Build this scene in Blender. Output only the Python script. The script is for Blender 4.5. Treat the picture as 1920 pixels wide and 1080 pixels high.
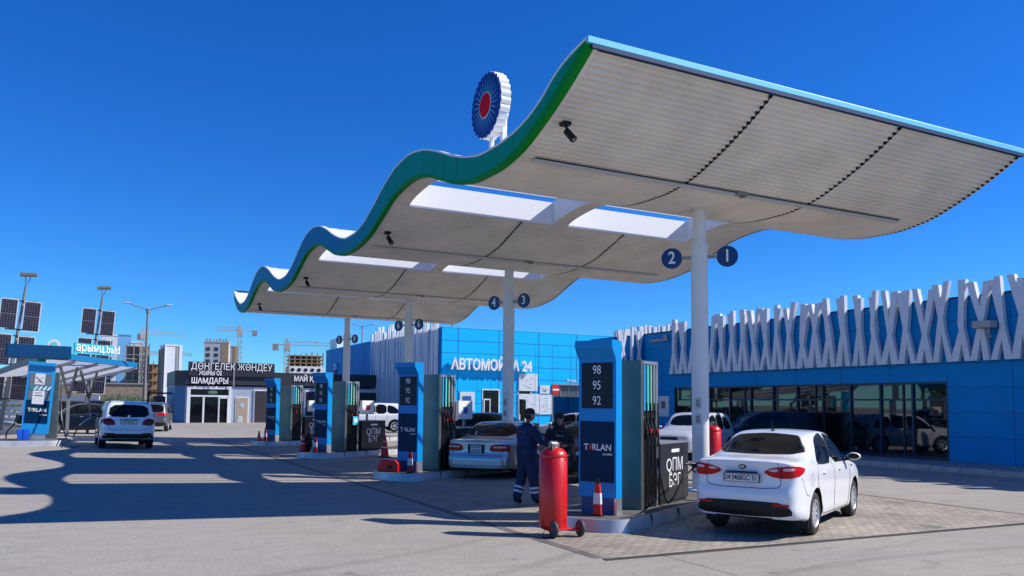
import bpy, bmesh, math, random
import numpy as np
from mathutils import Vector, Matrix
from mathutils.bvhtree import BVHTree
R=math.radians
scene=bpy.context.scene
for o in list(bpy.data.objects): bpy.data.objects.remove(o)
COL=scene.collection
# ---------------------------------------------------------------- camera
CAM_X=Vector((0.8848,-0.4646,0.0094)); CAM_Y=Vector((-0.0414,-0.0585,0.9974)); CAM_Z=Vector((-0.4641,-0.8829,-0.0712))
F,CX,CY,H=1515.,960.,650.,1.9
def nrm(v): return Vector(v).normalized()
_d1=nrm((162-CX,-(750-CY),-F)); _d2=nrm((3850-CX,-(784-CY),-F))
_Y=_d1; _X=(_d2-_Y*_d2.dot(_Y)).normalized(); _Z=_X.cross(_Y)
ROT=Matrix((_X,_Y,_Z))                       # world = ROT @ camera
cam_d=bpy.data.cameras.new('camera'); cam=bpy.data.objects.new('camera',cam_d); COL.objects.link(cam)
cam.matrix_world=Matrix.Translation((0,0,H))@ROT.to_4x4()
cam_d.sensor_width=36; cam_d.lens=36*F/1920; cam_d.shift_y=(CY-540)/1920; cam_d.shift_x=0
cam_d.clip_start=.1; cam_d.clip_end=6000
scene.camera=cam
# ---------------------------------------------------------------- sky, sun, exposure
SUN=Vector((1.06,-.54,1.0)).normalized()
w=bpy.data.worlds.new('World'); scene.world=w; w.use_nodes=True
nt=w.node_tree; bg=nt.nodes['Background']
sky=nt.nodes.new('ShaderNodeTexSky'); sky.sky_type='NISHITA'; sky.sun_disc=False
sky.sun_elevation=math.asin(SUN.z); sky.sun_rotation=math.atan2(SUN.x,SUN.y)
sky.air_density=1.0; sky.dust_density=0.0; sky.ozone_density=6.0; sky.altitude=600
hsv=nt.nodes.new('ShaderNodeHueSaturation'); hsv.inputs['Saturation'].default_value=1.24; hsv.inputs['Hue'].default_value=0.508
hsv.inputs['Value'].default_value=1.
nt.links.new(sky.outputs[0],hsv.inputs['Color']); tint=nt.nodes.new('ShaderNodeMix'); tint.data_type='RGBA'; tint.blend_type='MULTIPLY'; tint.inputs[0].default_value=1; tint.inputs[7].default_value=(.36,.76,1.04,1)
nt.links.new(hsv.outputs[0],tint.inputs[6]); nt.links.new(tint.outputs[2],bg.inputs[0]); bg.inputs[1].default_value=0.122
sd=bpy.data.lights.new('sun','SUN'); sd.energy=4.8; sd.angle=R(.5); sd.color=(1,.955,.89)
sun=bpy.data.objects.new('sun',sd); COL.objects.link(sun); sun.rotation_euler=SUN.to_track_quat('Z','Y').to_euler()
scene.view_settings.view_transform='Standard'; scene.view_settings.look='None'
scene.view_settings.exposure=0.33; scene.view_settings.gamma=1
# ---------------------------------------------------------------- helpers
def gz(x): return .032*min(max(5.7-x,0),13.7)
def ray(px,py): return ROT@Vector((px-CX,-(py-CY),-F))
def dep(px,D,z=0.):                          # plan point at depth D straight under picture column px
    r=ray(px,760); ax=ROT@Vector((0,0,-1)); t=D/r.dot(ax); p=r*t
    return Vector((p.x,p.y,z))
def M(name,col,rough=.5,metal=0.,ior=1.5,bump=0.,bscale=40.,var=0.,vscale=3.,coat=0.,emit=None,estr=0.,trans=0.):
    m=bpy.data.materials.new(name); m.use_nodes=True; n=m.node_tree; b=n.nodes['Principled BSDF']
    b.inputs['Base Color'].default_value=(*col,1); b.inputs['Roughness'].default_value=rough
    b.inputs['Metallic'].default_value=metal; b.inputs['IOR'].default_value=ior
    b.inputs['Coat Weight'].default_value=coat
    if trans: b.inputs['Transmission Weight'].default_value=trans
    if emit: b.inputs['Emission Color'].default_value=(*emit,1); b.inputs['Emission Strength'].default_value=estr
    if bump or var:
        tc=n.nodes.new('ShaderNodeTexCoord')
    if var:
        no=n.nodes.new('ShaderNodeTexNoise'); no.inputs['Scale'].default_value=vscale; no.inputs['Detail'].default_value=6
        n.links.new(tc.outputs['Object'],no.inputs['Vector'])
        mx=n.nodes.new('ShaderNodeMix'); mx.data_type='RGBA'
        mx.inputs[6].default_value=(*[c*(1-var) for c in col],1); mx.inputs[7].default_value=(*[min(1,c*(1+var)) for c in col],1)
        rp=n.nodes.new('ShaderNodeMapRange'); rp.inputs[1].default_value=.35; rp.inputs[2].default_value=.65
        n.links.new(no.outputs[0],rp.inputs[0]); n.links.new(rp.outputs[0],mx.inputs[0]); n.links.new(mx.outputs[2],b.inputs['Base Color'])
    if bump:
        n2=n.nodes.new('ShaderNodeTexNoise'); n2.inputs['Scale'].default_value=bscale; n2.inputs['Detail'].default_value=4
        n.links.new(tc.outputs['Object'],n2.inputs['Vector'])
        bp=n.nodes.new('ShaderNodeBump'); bp.inputs['Strength'].default_value=bump; bp.inputs['Distance'].default_value=.02
        n.links.new(n2.outputs[0],bp.inputs['Height']); n.links.new(bp.outputs[0],b.inputs['Normal'])
    return m
class MB:
    def __init__(s): s.v=[]; s.f=[]; s.m=[]
    def add(s,vs,fs,m=0):
        k=len(s.v); s.v+= [tuple(v) for v in vs]; s.f+=[tuple(i+k for i in f) for f in fs]; s.m+=[m]*len(fs); return s
    def box(s,x0,x1,y0,y1,z0,z1,m=0,T=None):
        vs=[(x,y,z) for z in (z0,z1) for y in (y0,y1) for x in (x0,x1)]
        if T is not None: vs=[T@Vector(v) for v in vs]
        return s.add(vs,[(0,2,3,1),(4,5,7,6),(0,1,5,4),(2,6,7,3),(0,4,6,2),(1,3,7,5)],m)
    def bar(s,p0,p1,wd,hd,m=0,up=(0,0,1)):
        p0=Vector(p0);p1=Vector(p1);d=(p1-p0).normalized(); u=Vector(up)
        if abs(d.dot(u))>.98: u=Vector((1,0,0))
        a=d.cross(u).normalized()*wd/2; b=a.cross(d).normalized()*hd/2
        vs=[p+q for p in (p0,p1) for q in (-a-b,a-b,a+b,-a+b)]
        return s.add(vs,[(0,3,2,1),(4,5,6,7),(0,1,5,4),(1,2,6,5),(2,3,7,6),(3,0,4,7)],m)
    def cyl(s,p0,p1,r0,r1=None,n=16,m=0,caps=True):
        if r1 is None: r1=r0
        p0=Vector(p0);p1=Vector(p1);d=(p1-p0).normalized(); u=Vector((0,0,1))
        if abs(d.z)>.95: u=Vector((1,0,0))
        a=d.cross(u).normalized(); b=d.cross(a)
        vs=[p+(a*math.cos(t)+b*math.sin(t))*r for p,r in ((p0,r0),(p1,r1)) for t in [2*math.pi*i/n for i in range(n)]]
        fs=[(i,(i+1)%n,n+(i+1)%n,n+i) for i in range(n)]
        if caps: fs+=[tuple(range(n-1,-1,-1)),tuple(range(n,2*n))]
        return s.add(vs,fs,m)
    def path(s,pts,r,n=8,m=0):
        pts=[Vector(p) for p in pts]; rs=r if isinstance(r,(list,tuple)) else [r]*len(pts)
        rings=[]; a=None
        for i,p in enumerate(pts):
            d=(pts[min(i+1,len(pts)-1)]-pts[max(i-1,0)]).normalized()
            if a is None:
                u=Vector((0,0,1)) if abs(d.z)<.9 else Vector((1,0,0)); a=d.cross(u).normalized()
            a=(a-d*a.dot(d)).normalized(); b=d.cross(a)
            rings.append([p+(a*math.cos(t)+b*math.sin(t))*rs[i] for t in [2*math.pi*k/n for k in range(n)]])
        vs=[v for q in rings for v in q]; fs=[]
        for i in range(len(pts)-1):
            for k in range(n): fs.append((i*n+k,i*n+(k+1)%n,(i+1)*n+(k+1)%n,(i+1)*n+k))
        fs+=[tuple(range(n-1,-1,-1)),tuple(range((len(pts)-1)*n,len(pts)*n))]
        return s.add(vs,fs,m)
    def prism(s,pts,ax,a0,a1,m=0):            # polygon in the plane normal to axis ax, from a0 to a1
        def P(p,a):
            return (a,p[0],p[1]) if ax=='x' else (p[0],a,p[1]) if ax=='y' else (p[0],p[1],a)
        n=len(pts); vs=[P(p,a0) for p in pts]+[P(p,a1) for p in pts]
        return s.add(vs,[tuple(range(n-1,-1,-1)),tuple(range(n,2*n))]+[(i,(i+1)%n,n+(i+1)%n,n+i) for i in range(n)],m)
    def lathe(s,prof,n=24,c=(0,0,0),ax='z',m=0,caps=True):
        vs=[]
        for r,h in prof:
            for k in range(n):
                t=2*math.pi*k/n; a,b=r*math.cos(t),r*math.sin(t)
                v=(a,b,h) if ax=='z' else (a,h,b) if ax=='y' else (h,a,b)
                vs.append((v[0]+c[0],v[1]+c[1],v[2]+c[2]))
        fs=[(i*n+k,i*n+(k+1)%n,(i+1)*n+(k+1)%n,(i+1)*n+k) for i in range(len(prof)-1) for k in range(n)]
        if caps and prof[0][0]>1e-4: fs.append(tuple(range(n-1,-1,-1)))
        if caps and prof[-1][0]>1e-4: fs.append(tuple(range((len(prof)-1)*n,len(prof)*n)))
        return s.add(vs,fs,m)
    def ell(s,c,rx,ry,rz,n=14,k=10,m=0,T=None):
        vs=[];fs=[]
        for i in range(k+1):
            ph=math.pi*i/k
            for j in range(n):
                t=2*math.pi*j/n; v=Vector((rx*math.sin(ph)*math.cos(t),ry*math.sin(ph)*math.sin(t),rz*math.cos(ph)))
                if T is not None: v=T@v
                vs.append(v+Vector(c))
        for i in range(k):
            for j in range(n): fs.append((i*n+j,(i+1)*n+j,(i+1)*n+(j+1)%n,i*n+(j+1)%n))
        return s.add(vs,fs,m)
    def build(s,name,mats,parent=None,smooth=False,bevel=0,recalc=True,angle=40):
        me=bpy.data.meshes.new(name); me.from_pydata(s.v,[],s.f)
        if not isinstance(mats,(list,tuple)): mats=[mats]
        for q in mats: me.materials.append(q)
        me.polygons.foreach_set('material_index',s.m)
        if recalc:
            bm=bmesh.new(); bm.from_mesh(me); bmesh.ops.remove_doubles(bm,verts=bm.verts,dist=1e-6)
            bmesh.ops.recalc_face_normals(bm,faces=bm.faces); bm.to_mesh(me); bm.free()
        o=bpy.data.objects.new(name,me); COL.objects.link(o)
        if smooth:
            me.polygons.foreach_set('use_smooth',[True]*len(me.polygons))
            me.set_sharp_from_angle(angle=R(angle))
        if bevel:
            b=o.modifiers.new('bevel','BEVEL'); b.width=bevel; b.segments=2; b.limit_method='ANGLE'
        if parent: o.parent=parent
        return o
def tag(o,label=None,cat=None,group=None,kind=None):
    if label: o['label']=label
    if cat: o['category']=cat
    if group: o['group']=group
    if kind: o['kind']=kind
    return o
def empty(name,loc,rz,label,cat,group=None):
    o=bpy.data.objects.new(name,None); COL.objects.link(o); o.location=loc; o.rotation_euler=(0,0,rz); o.empty_display_size=.3
    return tag(o,label,cat,group)
def copy_tree(o,parent=None):
    c=o.copy(); COL.objects.link(c)
    c.parent=parent
    for ch in list(o.children): copy_tree(ch,c)
    return c
def struct(o): o['kind']='structure'; return o
def lettering(name,s,size,mat,parent,pos,X,Y,ext=.004,off=0.,align='CENTER',sx=1.,spacing=1.):
    cu=bpy.data.curves.new(name,'FONT'); cu.body=s; cu.size=size; cu.extrude=ext; cu.offset=off; cu.align_x=align; cu.align_y='CENTER'
    cu.space_character=spacing; cu.resolution_u=3
    t=bpy.data.objects.new('tmp',cu); COL.objects.link(t)
    dg=bpy.context.evaluated_depsgraph_get(); me=bpy.data.meshes.new_from_object(t.evaluated_get(dg))
    bpy.data.objects.remove(t); bpy.data.curves.remove(cu)
    X=Vector(X).normalized();Y=Vector(Y).normalized();Z=X.cross(Y)
    T=Matrix((X*sx,Y,Z)).transposed().to_4x4(); T.translation=Vector(pos)
    me.transform(T); me.materials.clear(); me.materials.append(mat); me.name=name
    o=bpy.data.objects.new(name,me); COL.objects.link(o)
    if parent: o.parent=parent
    return o
def poly_xy(name,pts,z,mat):
    return MB().add([(x,y,z) for x,y in pts],[tuple(range(len(pts)))]).build(name,mat)
def pchip(xs,ys):
    xs=np.array(xs,float); ys=np.array(ys,float); h=np.diff(xs); d=np.diff(ys)/h; n=len(xs); m=np.zeros(n)
    for i in range(1,n-1):
        if d[i-1]*d[i]>0:
            w1=2*h[i]+h[i-1]; w2=h[i]+2*h[i-1]; m[i]=(w1+w2)/(w1/d[i-1]+w2/d[i])
    m[0]=d[0]; m[-1]=d[-1]
    def f(x):
        x=min(max(x,xs[0]),xs[-1]); i=min(max(int(np.searchsorted(xs,x)-1),0),n-2); t=(x-xs[i])/h[i]
        return float((2*t**3-3*t*t+1)*ys[i]+(t**3-2*t*t+t)*h[i]*m[i]+(-2*t**3+3*t*t)*ys[i+1]+(t**3-t*t)*h[i]*m[i+1])
    return f
# ---------------------------------------------------------------- materials
WHITE=M('white_paint',(.72,.73,.73),.45,var=.04)
COLW=M('column_white',(.74,.74,.72),.4,var=.05,vscale=1.5)
BLUE=M('panel_blue',(.0,.26,.60),.55,ior=1.25,var=.05,vscale=1.2)
TBLUE=M('totem_blue',(.004,.245,.60),.35,ior=1.35,var=.04)
NAVY=M('navy_panel',(.001,.028,.075),.4,ior=1.2,var=.1)
DGREY=M('dark_display',(.014,.022,.032),.35,ior=1.25)
STEEL=M('brushed_steel',(.17,.195,.18),.38,metal=.7,var=.12,vscale=2.)
STEEL2=M('aluminium',(.62,.63,.65),.35,metal=.85,var=.08)
BLACK=M('black_rubber',(.010,.010,.011),.6,ior=1.3)
BLKP=M('black_plastic',(.012,.012,.013),.45,ior=1.35)
GREYM=M('grey_metal',(.28,.28,.28),.45,metal=.4)
RED=M('red_enamel',(.60,.005,.006),.35,coat=.15,var=.06)
CONE=M('cone_red',(.55,.015,.01),.5)
LETW=M('letter_white',(.82,.82,.82),.5)
CYAN=M('cyan_trim',(.10,.55,.80),.35)
DBLUE=M('deep_blue',(.001,.035,.12),.5,ior=1.3)
GLASS=M('dark_glass',(.004,.008,.011),.02,ior=1.8)
CGLASS=M('car_glass',(.005,.007,.009),.03,ior=1.30)
CONC=M('island_top',(.10,.095,.09),.8,bump=.3,var=.25)
# ---------------------------------------------------------------- ground
def ground_mat():
    m=bpy.data.materials.new('concrete_ground'); m.use_nodes=True; n=m.node_tree; L=n.links; b=n.nodes['Principled BSDF']; b.inputs['Roughness'].default_value=.85
    tc=n.nodes.new('ShaderNodeTexCoord')
    def noise(sc,det,vec=None,dist=0):
        q=n.nodes.new('ShaderNodeTexNoise'); q.inputs['Scale'].default_value=sc; q.inputs['Detail'].default_value=det; q.inputs['Distortion'].default_value=dist
        L.new(vec or tc.outputs['Object'],q.inputs['Vector']); return q.outputs[0]
    def rng(s,a,b_,c,d):
        q=n.nodes.new('ShaderNodeMapRange'); q.inputs[1].default_value=a; q.inputs[2].default_value=b_; q.inputs[3].default_value=c; q.inputs[4].default_value=d; L.new(s,q.inputs[0]); return q.outputs[0]
    def mul(a,b_):
        q=n.nodes.new('ShaderNodeMath'); q.operation='MULTIPLY'; L.new(a,q.inputs[0])
        if isinstance(b_,float): q.inputs[1].default_value=b_
        else: L.new(b_,q.inputs[1])
        return q.outputs[0]
    big=rng(noise(.12,5,dist=.6),.35,.65,.93,1.05)
    mid=rng(noise(.9,6,dist=1.2),.3,.7,.94,1.04)
    fine=rng(noise(22,4),.3,.7,.86,1.12); gran=rng(noise(110,2),.3,.7,.84,1.15)
    # worn dark streaks stretched along the traffic direction
    mp=n.nodes.new('ShaderNodeMapping'); mp.inputs['Scale'].default_value=(.35,2.2,1); mp.inputs['Rotation'].default_value=(0,0,R(14)); L.new(tc.outputs['Object'],mp.inputs['Vector'])
    st=rng(noise(1.6,8,mp.outputs[0],2.0),.54,.72,1.,.80)
    sp=rng(noise(2.2,3),.66,.76,1.,.58)
    # cracks
    vo=n.nodes.new('ShaderNodeTexVoronoi'); vo.feature='DISTANCE_TO_EDGE'; vo.inputs['Scale'].default_value=.16
    ds=n.nodes.new('ShaderNodeVectorMath'); ds.operation='ADD'; nn=n.nodes.new('ShaderNodeTexNoise'); nn.inputs['Scale'].default_value=1.3; nn.inputs['Detail'].default_value=6
    L.new(tc.outputs['Object'],nn.inputs['Vector']); L.new(nn.outputs[1],ds.inputs[0]); L.new(tc.outputs['Object'],ds.inputs[1]); L.new(ds.outputs[0],vo.inputs['Vector'])
    cr=rng(vo.outputs[0],0.,.0018,.80,1.)
    # expansion joints
    sx=n.nodes.new('ShaderNodeSeparateXYZ'); L.new(tc.outputs['Object'],sx.inputs[0])
    def joint(sock,off,per,wd):
        a=n.nodes.new('ShaderNodeMath'); a.operation='ADD'; a.inputs[1].default_value=off; L.new(sock,a.inputs[0])
        p=n.nodes.new('ShaderNodeMath'); p.operation='PINGPONG'; p.inputs[1].default_value=per/2; L.new(a.outputs[0],p.inputs[0])
        return rng(p.outputs[0],wd*.5,wd,.55,1.)
    j1=joint(sx.outputs[0],4.85,11.4,.022)
    c=mul(big,mid)
    for (cx_,cy_,r_) in ((-3.,22.,14.2),(-3.2,21.8,15.6),(9.,-4.,11.)):
        sb=n.nodes.new('ShaderNodeVectorMath'); sb.operation='SUBTRACT'; sb.inputs[1].default_value=(cx_,cy_,0); L.new(tc.outputs['Object'],sb.inputs[0])
        ln=n.nodes.new('ShaderNodeVectorMath'); ln.operation='LENGTH'; L.new(sb.outputs[0],ln.inputs[0])
        a_=n.nodes.new('ShaderNodeMath'); a_.operation='SUBTRACT'; a_.inputs[1].default_value=r_; L.new(ln.outputs[1],a_.inputs[0])
        b_2=n.nodes.new('ShaderNodeMath'); b_2.operation='ABSOLUTE'; L.new(a_.outputs[0],b_2.inputs[0]); c=mul(c,rng(b_2.outputs[0],.03,.13,.84,1.))
    for q in (fine,gran,st,sp,cr,j1): c=mul(c,q)
    v=n.nodes.new('ShaderNodeVectorMath'); v.operation='SCALE'; v.inputs[0].default_value=(.338,.304,.258); L.new(c,v.inputs[3]); L.new(v.outputs[0],b.inputs['Base Color'])
    bp=n.nodes.new('ShaderNodeBump'); bp.inputs['Strength'].default_value=.5; bp.inputs['Distance'].default_value=.008; L.new(noise(90,4),bp.inputs['Height']); L.new(bp.outputs[0],b.inputs['Normal'])
    return m
GM=ground_mat()
gx=[-3000,-8,5.7,3000]; gy=[-400,4,60,4000]
g=MB(); vs=[(x,y,gz(x)) for y in gy for x in gx]
g.add(vs,[(j*4+i,j*4+i+1,(j+1)*4+i+1,(j+1)*4+i) for j in range(3) for i in range(3)])
struct(g.build('ground',GM))
def paver_mat():
    m=bpy.data.materials.new('pavers'); m.use_nodes=True; n=m.node_tree; L=n.links; b=n.nodes['Principled BSDF']; b.inputs['Roughness'].default_value=.8
    tc=n.nodes.new('ShaderNodeTexCoord'); mp=n.nodes.new('ShaderNodeMapping'); mp.inputs['Rotation'].default_value=(0,0,R(0)); L.new(tc.outputs['Object'],mp.inputs[0])
    br=n.nodes.new('ShaderNodeTexBrick'); br.inputs['Scale'].default_value=1; br.inputs['Brick Width'].default_value=.21; br.inputs['Row Height'].default_value=.105
    br.inputs['Mortar Size'].default_value=.007; br.inputs['Mortar Smooth'].default_value=.3; br.inputs['Bias'].default_value=0
    br.inputs['Color1'].default_value=(.43,.37,.29,1); br.inputs['Color2'].default_value=(.31,.275,.225,1); br.inputs['Mortar'].default_value=(.075,.07,.06,1)
    L.new(mp.outputs[0],br.inputs['Vector'])
    no=n.nodes.new('ShaderNodeTexNoise'); no.inputs['Scale'].default_value=.7; no.inputs['Detail'].default_value=7; L.new(tc.outputs['Object'],no.inputs[0])
    rg=n.nodes.new('ShaderNodeMapRange'); rg.inputs[1].default_value=.3; rg.inputs[2].default_value=.7; rg.inputs[3].default_value=.78; rg.inputs[4].default_value=1.12; L.new(no.outputs[0],rg.inputs[0])
    n2=n.nodes.new('ShaderNodeTexNoise'); n2.inputs['Scale'].default_value=45; n2.inputs['Detail'].default_value=3; L.new(tc.outputs['Object'],n2.inputs[0])
    r2=n.nodes.new('ShaderNodeMapRange'); r2.inputs[3].default_value=.8; r2.inputs[4].default_value=1.2; L.new(n2.outputs[0],r2.inputs[0])
    n3=n.nodes.new('ShaderNodeTexNoise'); n3.inputs['Scale'].default_value=1.7; n3.inputs['Detail'].default_value=5; L.new(tc.outputs['Object'],n3.inputs[0])
    r3=n.nodes.new('ShaderNodeMapRange'); r3.inputs[1].default_value=.60; r3.inputs[2].default_value=.70; r3.inputs[3].default_value=1; r3.inputs[4].default_value=.62; L.new(n3.outputs[0],r3.inputs[0])
    q0=n.nodes.new('ShaderNodeMath'); q0.operation='MULTIPLY'; L.new(rg.outputs[0],q0.inputs[0]); L.new(r3.outputs[0],q0.inputs[1])
    q=n.nodes.new('ShaderNodeMath'); q.operation='MULTIPLY'; L.new(q0.outputs[0],q.inputs[0]); L.new(r2.outputs[0],q.inputs[1])
    v=n.nodes.new('ShaderNodeVectorMath'); v.operation='SCALE'; L.new(br.outputs[0],v.inputs[0]); L.new(q.outputs[0],v.inputs[3]); L.new(v.outputs[0],b.inputs['Base Color'])
    bp=n.nodes.new('ShaderNodeBump'); bp.inputs['Strength'].default_value=.7; bp.inputs['Distance'].default_value=.006; bp.invert=True; L.new(br.outputs[1],bp.inputs['Height']); L.new(bp.outputs[0],b.inputs['Normal'])
    return m
struct(poly_xy('pavement',[(5.78,8.42),(14.95,8.04),(15.1,12.2),(15.1,44),(5.78,44)],.004,paver_mat()))
KERBD=M('kerb_flush',(.15,.125,.11),.85,var=.2)
struct(MB().bar((5.70,8.5,-.02),(5.70,44,-.02),.12,.055).bar((14.99,8.2,-.02),(15.17,44,-.02),.10,.055).build('kerb',KERBD))
# drain channel with slots along the near edge of the pavers
dr=empty('drain_channel',(5.7,8.4,0),math.atan2(-.4,9.2),'slotted drain channel along the near edge of the paving in front of the white sedan','drain')
MB().box(0,9.35,-.09,.03,-.04,.007).build('channel',M('drain_frame',(.12,.115,.105),.7,metal=.2),dr)
q=MB()
for i in range(230): q.box(.02+i*.0405,.038+i*.0405,-.075,.015,.0072,.009)
q.build('grating',M('drain_slot',(.02,.02,.02),.8),dr)
# sidewalk at the store
SW=M('sidewalk_tiles',(.27,.28,.27),.8,var=.15)
struct(MB().box(22.86,25.3,-40,33.7,-.05,.146).build('sidewalk',SW))
cb=MB(); random.seed(3)
y=-12.
while y<33:
    dx=random.uniform(-.012,.012); cb.box(22.7+dx,22.86,y,y+.985,-.05,.15+random.uniform(-.006,.006)); y+=1.0
struct(cb.build('sidewalk_kerb',M('kerbstone',(.42,.42,.41),.75,var=.12),bevel=.02))
# ---------------------------------------------------------------- canopy
P=8.533; XL,XR=6.12,16.56
low1=[(9.42,6.99),(10.04,6.64),(10.83,6.28),(11.54,6.045),(12.32,5.95),(13.08,5.965),(13.92,6.10),(14.7,6.35),(15.6,6.66),(16.5,6.79),(17.5,6.71),(18.6,6.38),(19.5,6.10),(20.4,5.975)]
up1=[(9.42,7.10),(9.8,7.04),(10.27,6.90),(10.67,6.72),(11.2,6.52),(11.74,6.42),(12.2,6.39),(12.9,6.41),(13.4,6.5),(14.2,6.74),(15,7.05),(15.9,7.32),(16.7,7.42),(17.4,7.37),(18.2,7.16),(19.2,6.76),(20,6.5),(20.7,6.40)]
def periodic(t,first):
    # sample first period (12.32..20.85) and repeat
    base=[p for p in t if p[0]>12.25]; pts=list(t)
    for k in range(1,4):
        for (y_,z_) in base:
            yy=y_+P*k
            if yy>pts[-1][0]+.15: pts.append((yy,z_))
    return pts
def clip(pts,tail):
    pts=[p for p in pts if p[0]<38.6]; return pts+tail
LP=clip(periodic(low1,0),[(39.2,6.18),(39.9,6.5),(40.5,6.86)])
UP=clip(periodic(up1,0),[(39.2,6.60),(39.9,6.88),(40.5,7.22)])
zl=pchip([p[0] for p in LP],[p[1] for p in LP]); zu=pchip([p[0] for p in UP],[p[1]-(.045 if p[0]>10.5 else 0) for p in UP])
Y0,Y1=9.42,40.5
HOLES=[(6.62,10.62),(11.05,15.05)]; HY=[(15.25+P*k,18.0+P*k) for k in range(3)]
SOFF=M('soffit_cladding',(.78,.73,.645),.5,metal=0,var=.08,vscale=1.1)
ROOFW=M('roof_white',(.78,.78,.77),.45)
can=empty('fuel_canopy',(11.3,25,0),0,'long wave shaped white canopy with teal to blue edge over the four pump islands','canopy')
OX,OY=11.3,25.
def cn(p): return (p[0]-OX,p[1]-OY,p[2])
# corrugated soffit
rows=[]; y=Y0+.03; k=0; pit=.115
ys=[y]
while y<Y1-.05:
    sl=(zl(y+.01)-zl(y-.01))/.02; y+=pit/4/math.sqrt(1+sl*sl); ys.append(y)
hy=sorted([v for h in HY for v in h])
ys=np.array(ys)
for h in hy: ys[np.argmin(abs(ys-h))]=h
def inhole(ya):
    return any(a-1e-6<=ya<b-1e-6 for a,b in HY)
def soff(x0,x1,hx):
    s=MB(); xs=[x0]+([hx[0],hx[1]] if hx else [])+[x1]; nx=len(xs)
    for i,yy in enumerate(ys):
        sl=(zl(yy+.01)-zl(yy-.01))/.02; n_=math.sqrt(1+sl*sl); o=.021*(1 if i%4 in (1,2) else 0)
        for x in xs: s.v.append(cn((x,yy-o*sl/n_*(-1),zl(yy)+o/n_)))
    for i in range(len(ys)-1):
        for j in range(nx-1):
            if hx and j==1 and inhole(ys[i]): continue
            s.f.append((i*nx+j,i*nx+j+1,(i+1)*nx+j+1,(i+1)*nx+j)); s.m.append(0)
    return s
SECT=[(6.24,9.70,(6.62,9.70-1e-3)),(9.70,12.90,None),(12.90,16.5,None)]
# sheets follow the seams; holes cross them, so each sheet has its own share of the opening
def soff2(x0,x1):
    cuts=sorted(set([x0,x1]+[v for h in HOLES for v in h if x0<v<x1])); s=MB(); nx=len(cuts)
    for i,yy in enumerate(ys):
        sl=(zl(yy+.01)-zl(yy-.01))/.02; n_=math.sqrt(1+sl*sl); o=.046*(1 if i%4 in (1,2) else 0)
        for x in cuts: s.v.append(cn((x,yy-o*sl/n_,zl(yy)+o/n_)))
    for i in range(len(ys)-1):
        for j in range(nx-1):
            xm=(cuts[j]+cuts[j+1])/2
            if inhole(ys[i]) and any(a<xm<b for a,b in HOLES): continue
            s.f.append((i*nx+j,i*nx+j+1,(i+1)*nx+j+1,(i+1)*nx+j)); s.m.append(0)
    return s
for a,b,xx in ((6.26,9.71,9.705),(9.74,12.90,12.895),(12.93,16.50,16.47)):
    sp_=soff2(a,b)
    for i in range(0,len(ys)-4,4):
        if inhole(ys[i]) and any(p-.05<xx<q+.05 for p,q in HOLES): continue
        yy=(ys[i]+ys[i+3])/2; sl=(zl(yy+.01)-zl(yy-.01))/.02; T=Matrix.Translation((xx-OX,yy-OY,zl(yy)+.004))@Matrix.Rotation(math.atan(sl),4,'X')
        sp_.box(0,.05,-.03,.026,-.004,.018,m=1,T=T)
    sp_.build('soffit_panel',[SOFF,BLACK],can,recalc=False)
# top sheet with the same openings
yt=[float(v) for v in np.arange(Y0,Y1+.01,.15)]+[v for h in HY for v in h]; yt=sorted(set(round(v,4) for v in yt))
xt=sorted([XL,XR]+[v for h in HOLES for v in h]); s=MB(); nx=len(xt)
for yy in yt:
    for x in xt: s.v.append(cn((x,yy,zu(yy)-.01)))
for i in range(len(yt)-1):
    for j in range(nx-1):
        if inhole(yt[i]) and j in (1,3): continue
        s.f.append((i*nx+j,i*nx+j+1,(i+1)*nx+j+1,(i+1)*nx+j)); s.m.append(0)
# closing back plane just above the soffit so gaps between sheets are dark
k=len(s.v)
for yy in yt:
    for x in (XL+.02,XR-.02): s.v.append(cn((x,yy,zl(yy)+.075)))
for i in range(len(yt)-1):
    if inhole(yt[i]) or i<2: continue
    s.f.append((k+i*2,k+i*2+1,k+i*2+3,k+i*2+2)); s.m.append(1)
s.build('roof_sheet',[ROOFW,BLACK],can,recalc=False)
# reveals and louvre blades of the roof lights
REV=M('reveal_white',(.82,.83,.84),.5); BLD=M('louvre_white',(.80,.83,.86),.5)
for (a,b) in HY:
    for (x0,x1) in HOLES:
        s=MB(); yy=np.linspace(a,b,12)
        for x,e in ((x0,.02),(x1,-.02)):
            for xx in (x,x+e):
                pass
            for i in range(11):
                vs=[(x,yy[i],zl(yy[i])),(x,yy[i+1],zl(yy[i+1])),(x,yy[i+1],zu(yy[i+1])),(x,yy[i],zu(yy[i]))]
                s.add([cn(v) for v in vs],[(0,1,2,3)])
        for y_ in (a,b): s.box(x0-OX,x1-OX,y_-.012-OY,y_+.012-OY,zl(y_)-.01,zu(y_)-.005)
        fr=s.build('roof_light',REV,can,recalc=False)
        s=MB()
        for i in range(4):
            yc=a+.45+i*(b-a-.7)/3.2; zc=zu(yc)-.06
            s=MB().box(x0-OX+.01,x1-OX-.01,yc-OY-.02,yc-OY+.02,zc-.04,zc+.04); s.build('glazing_bar',BLD,fr)
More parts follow.
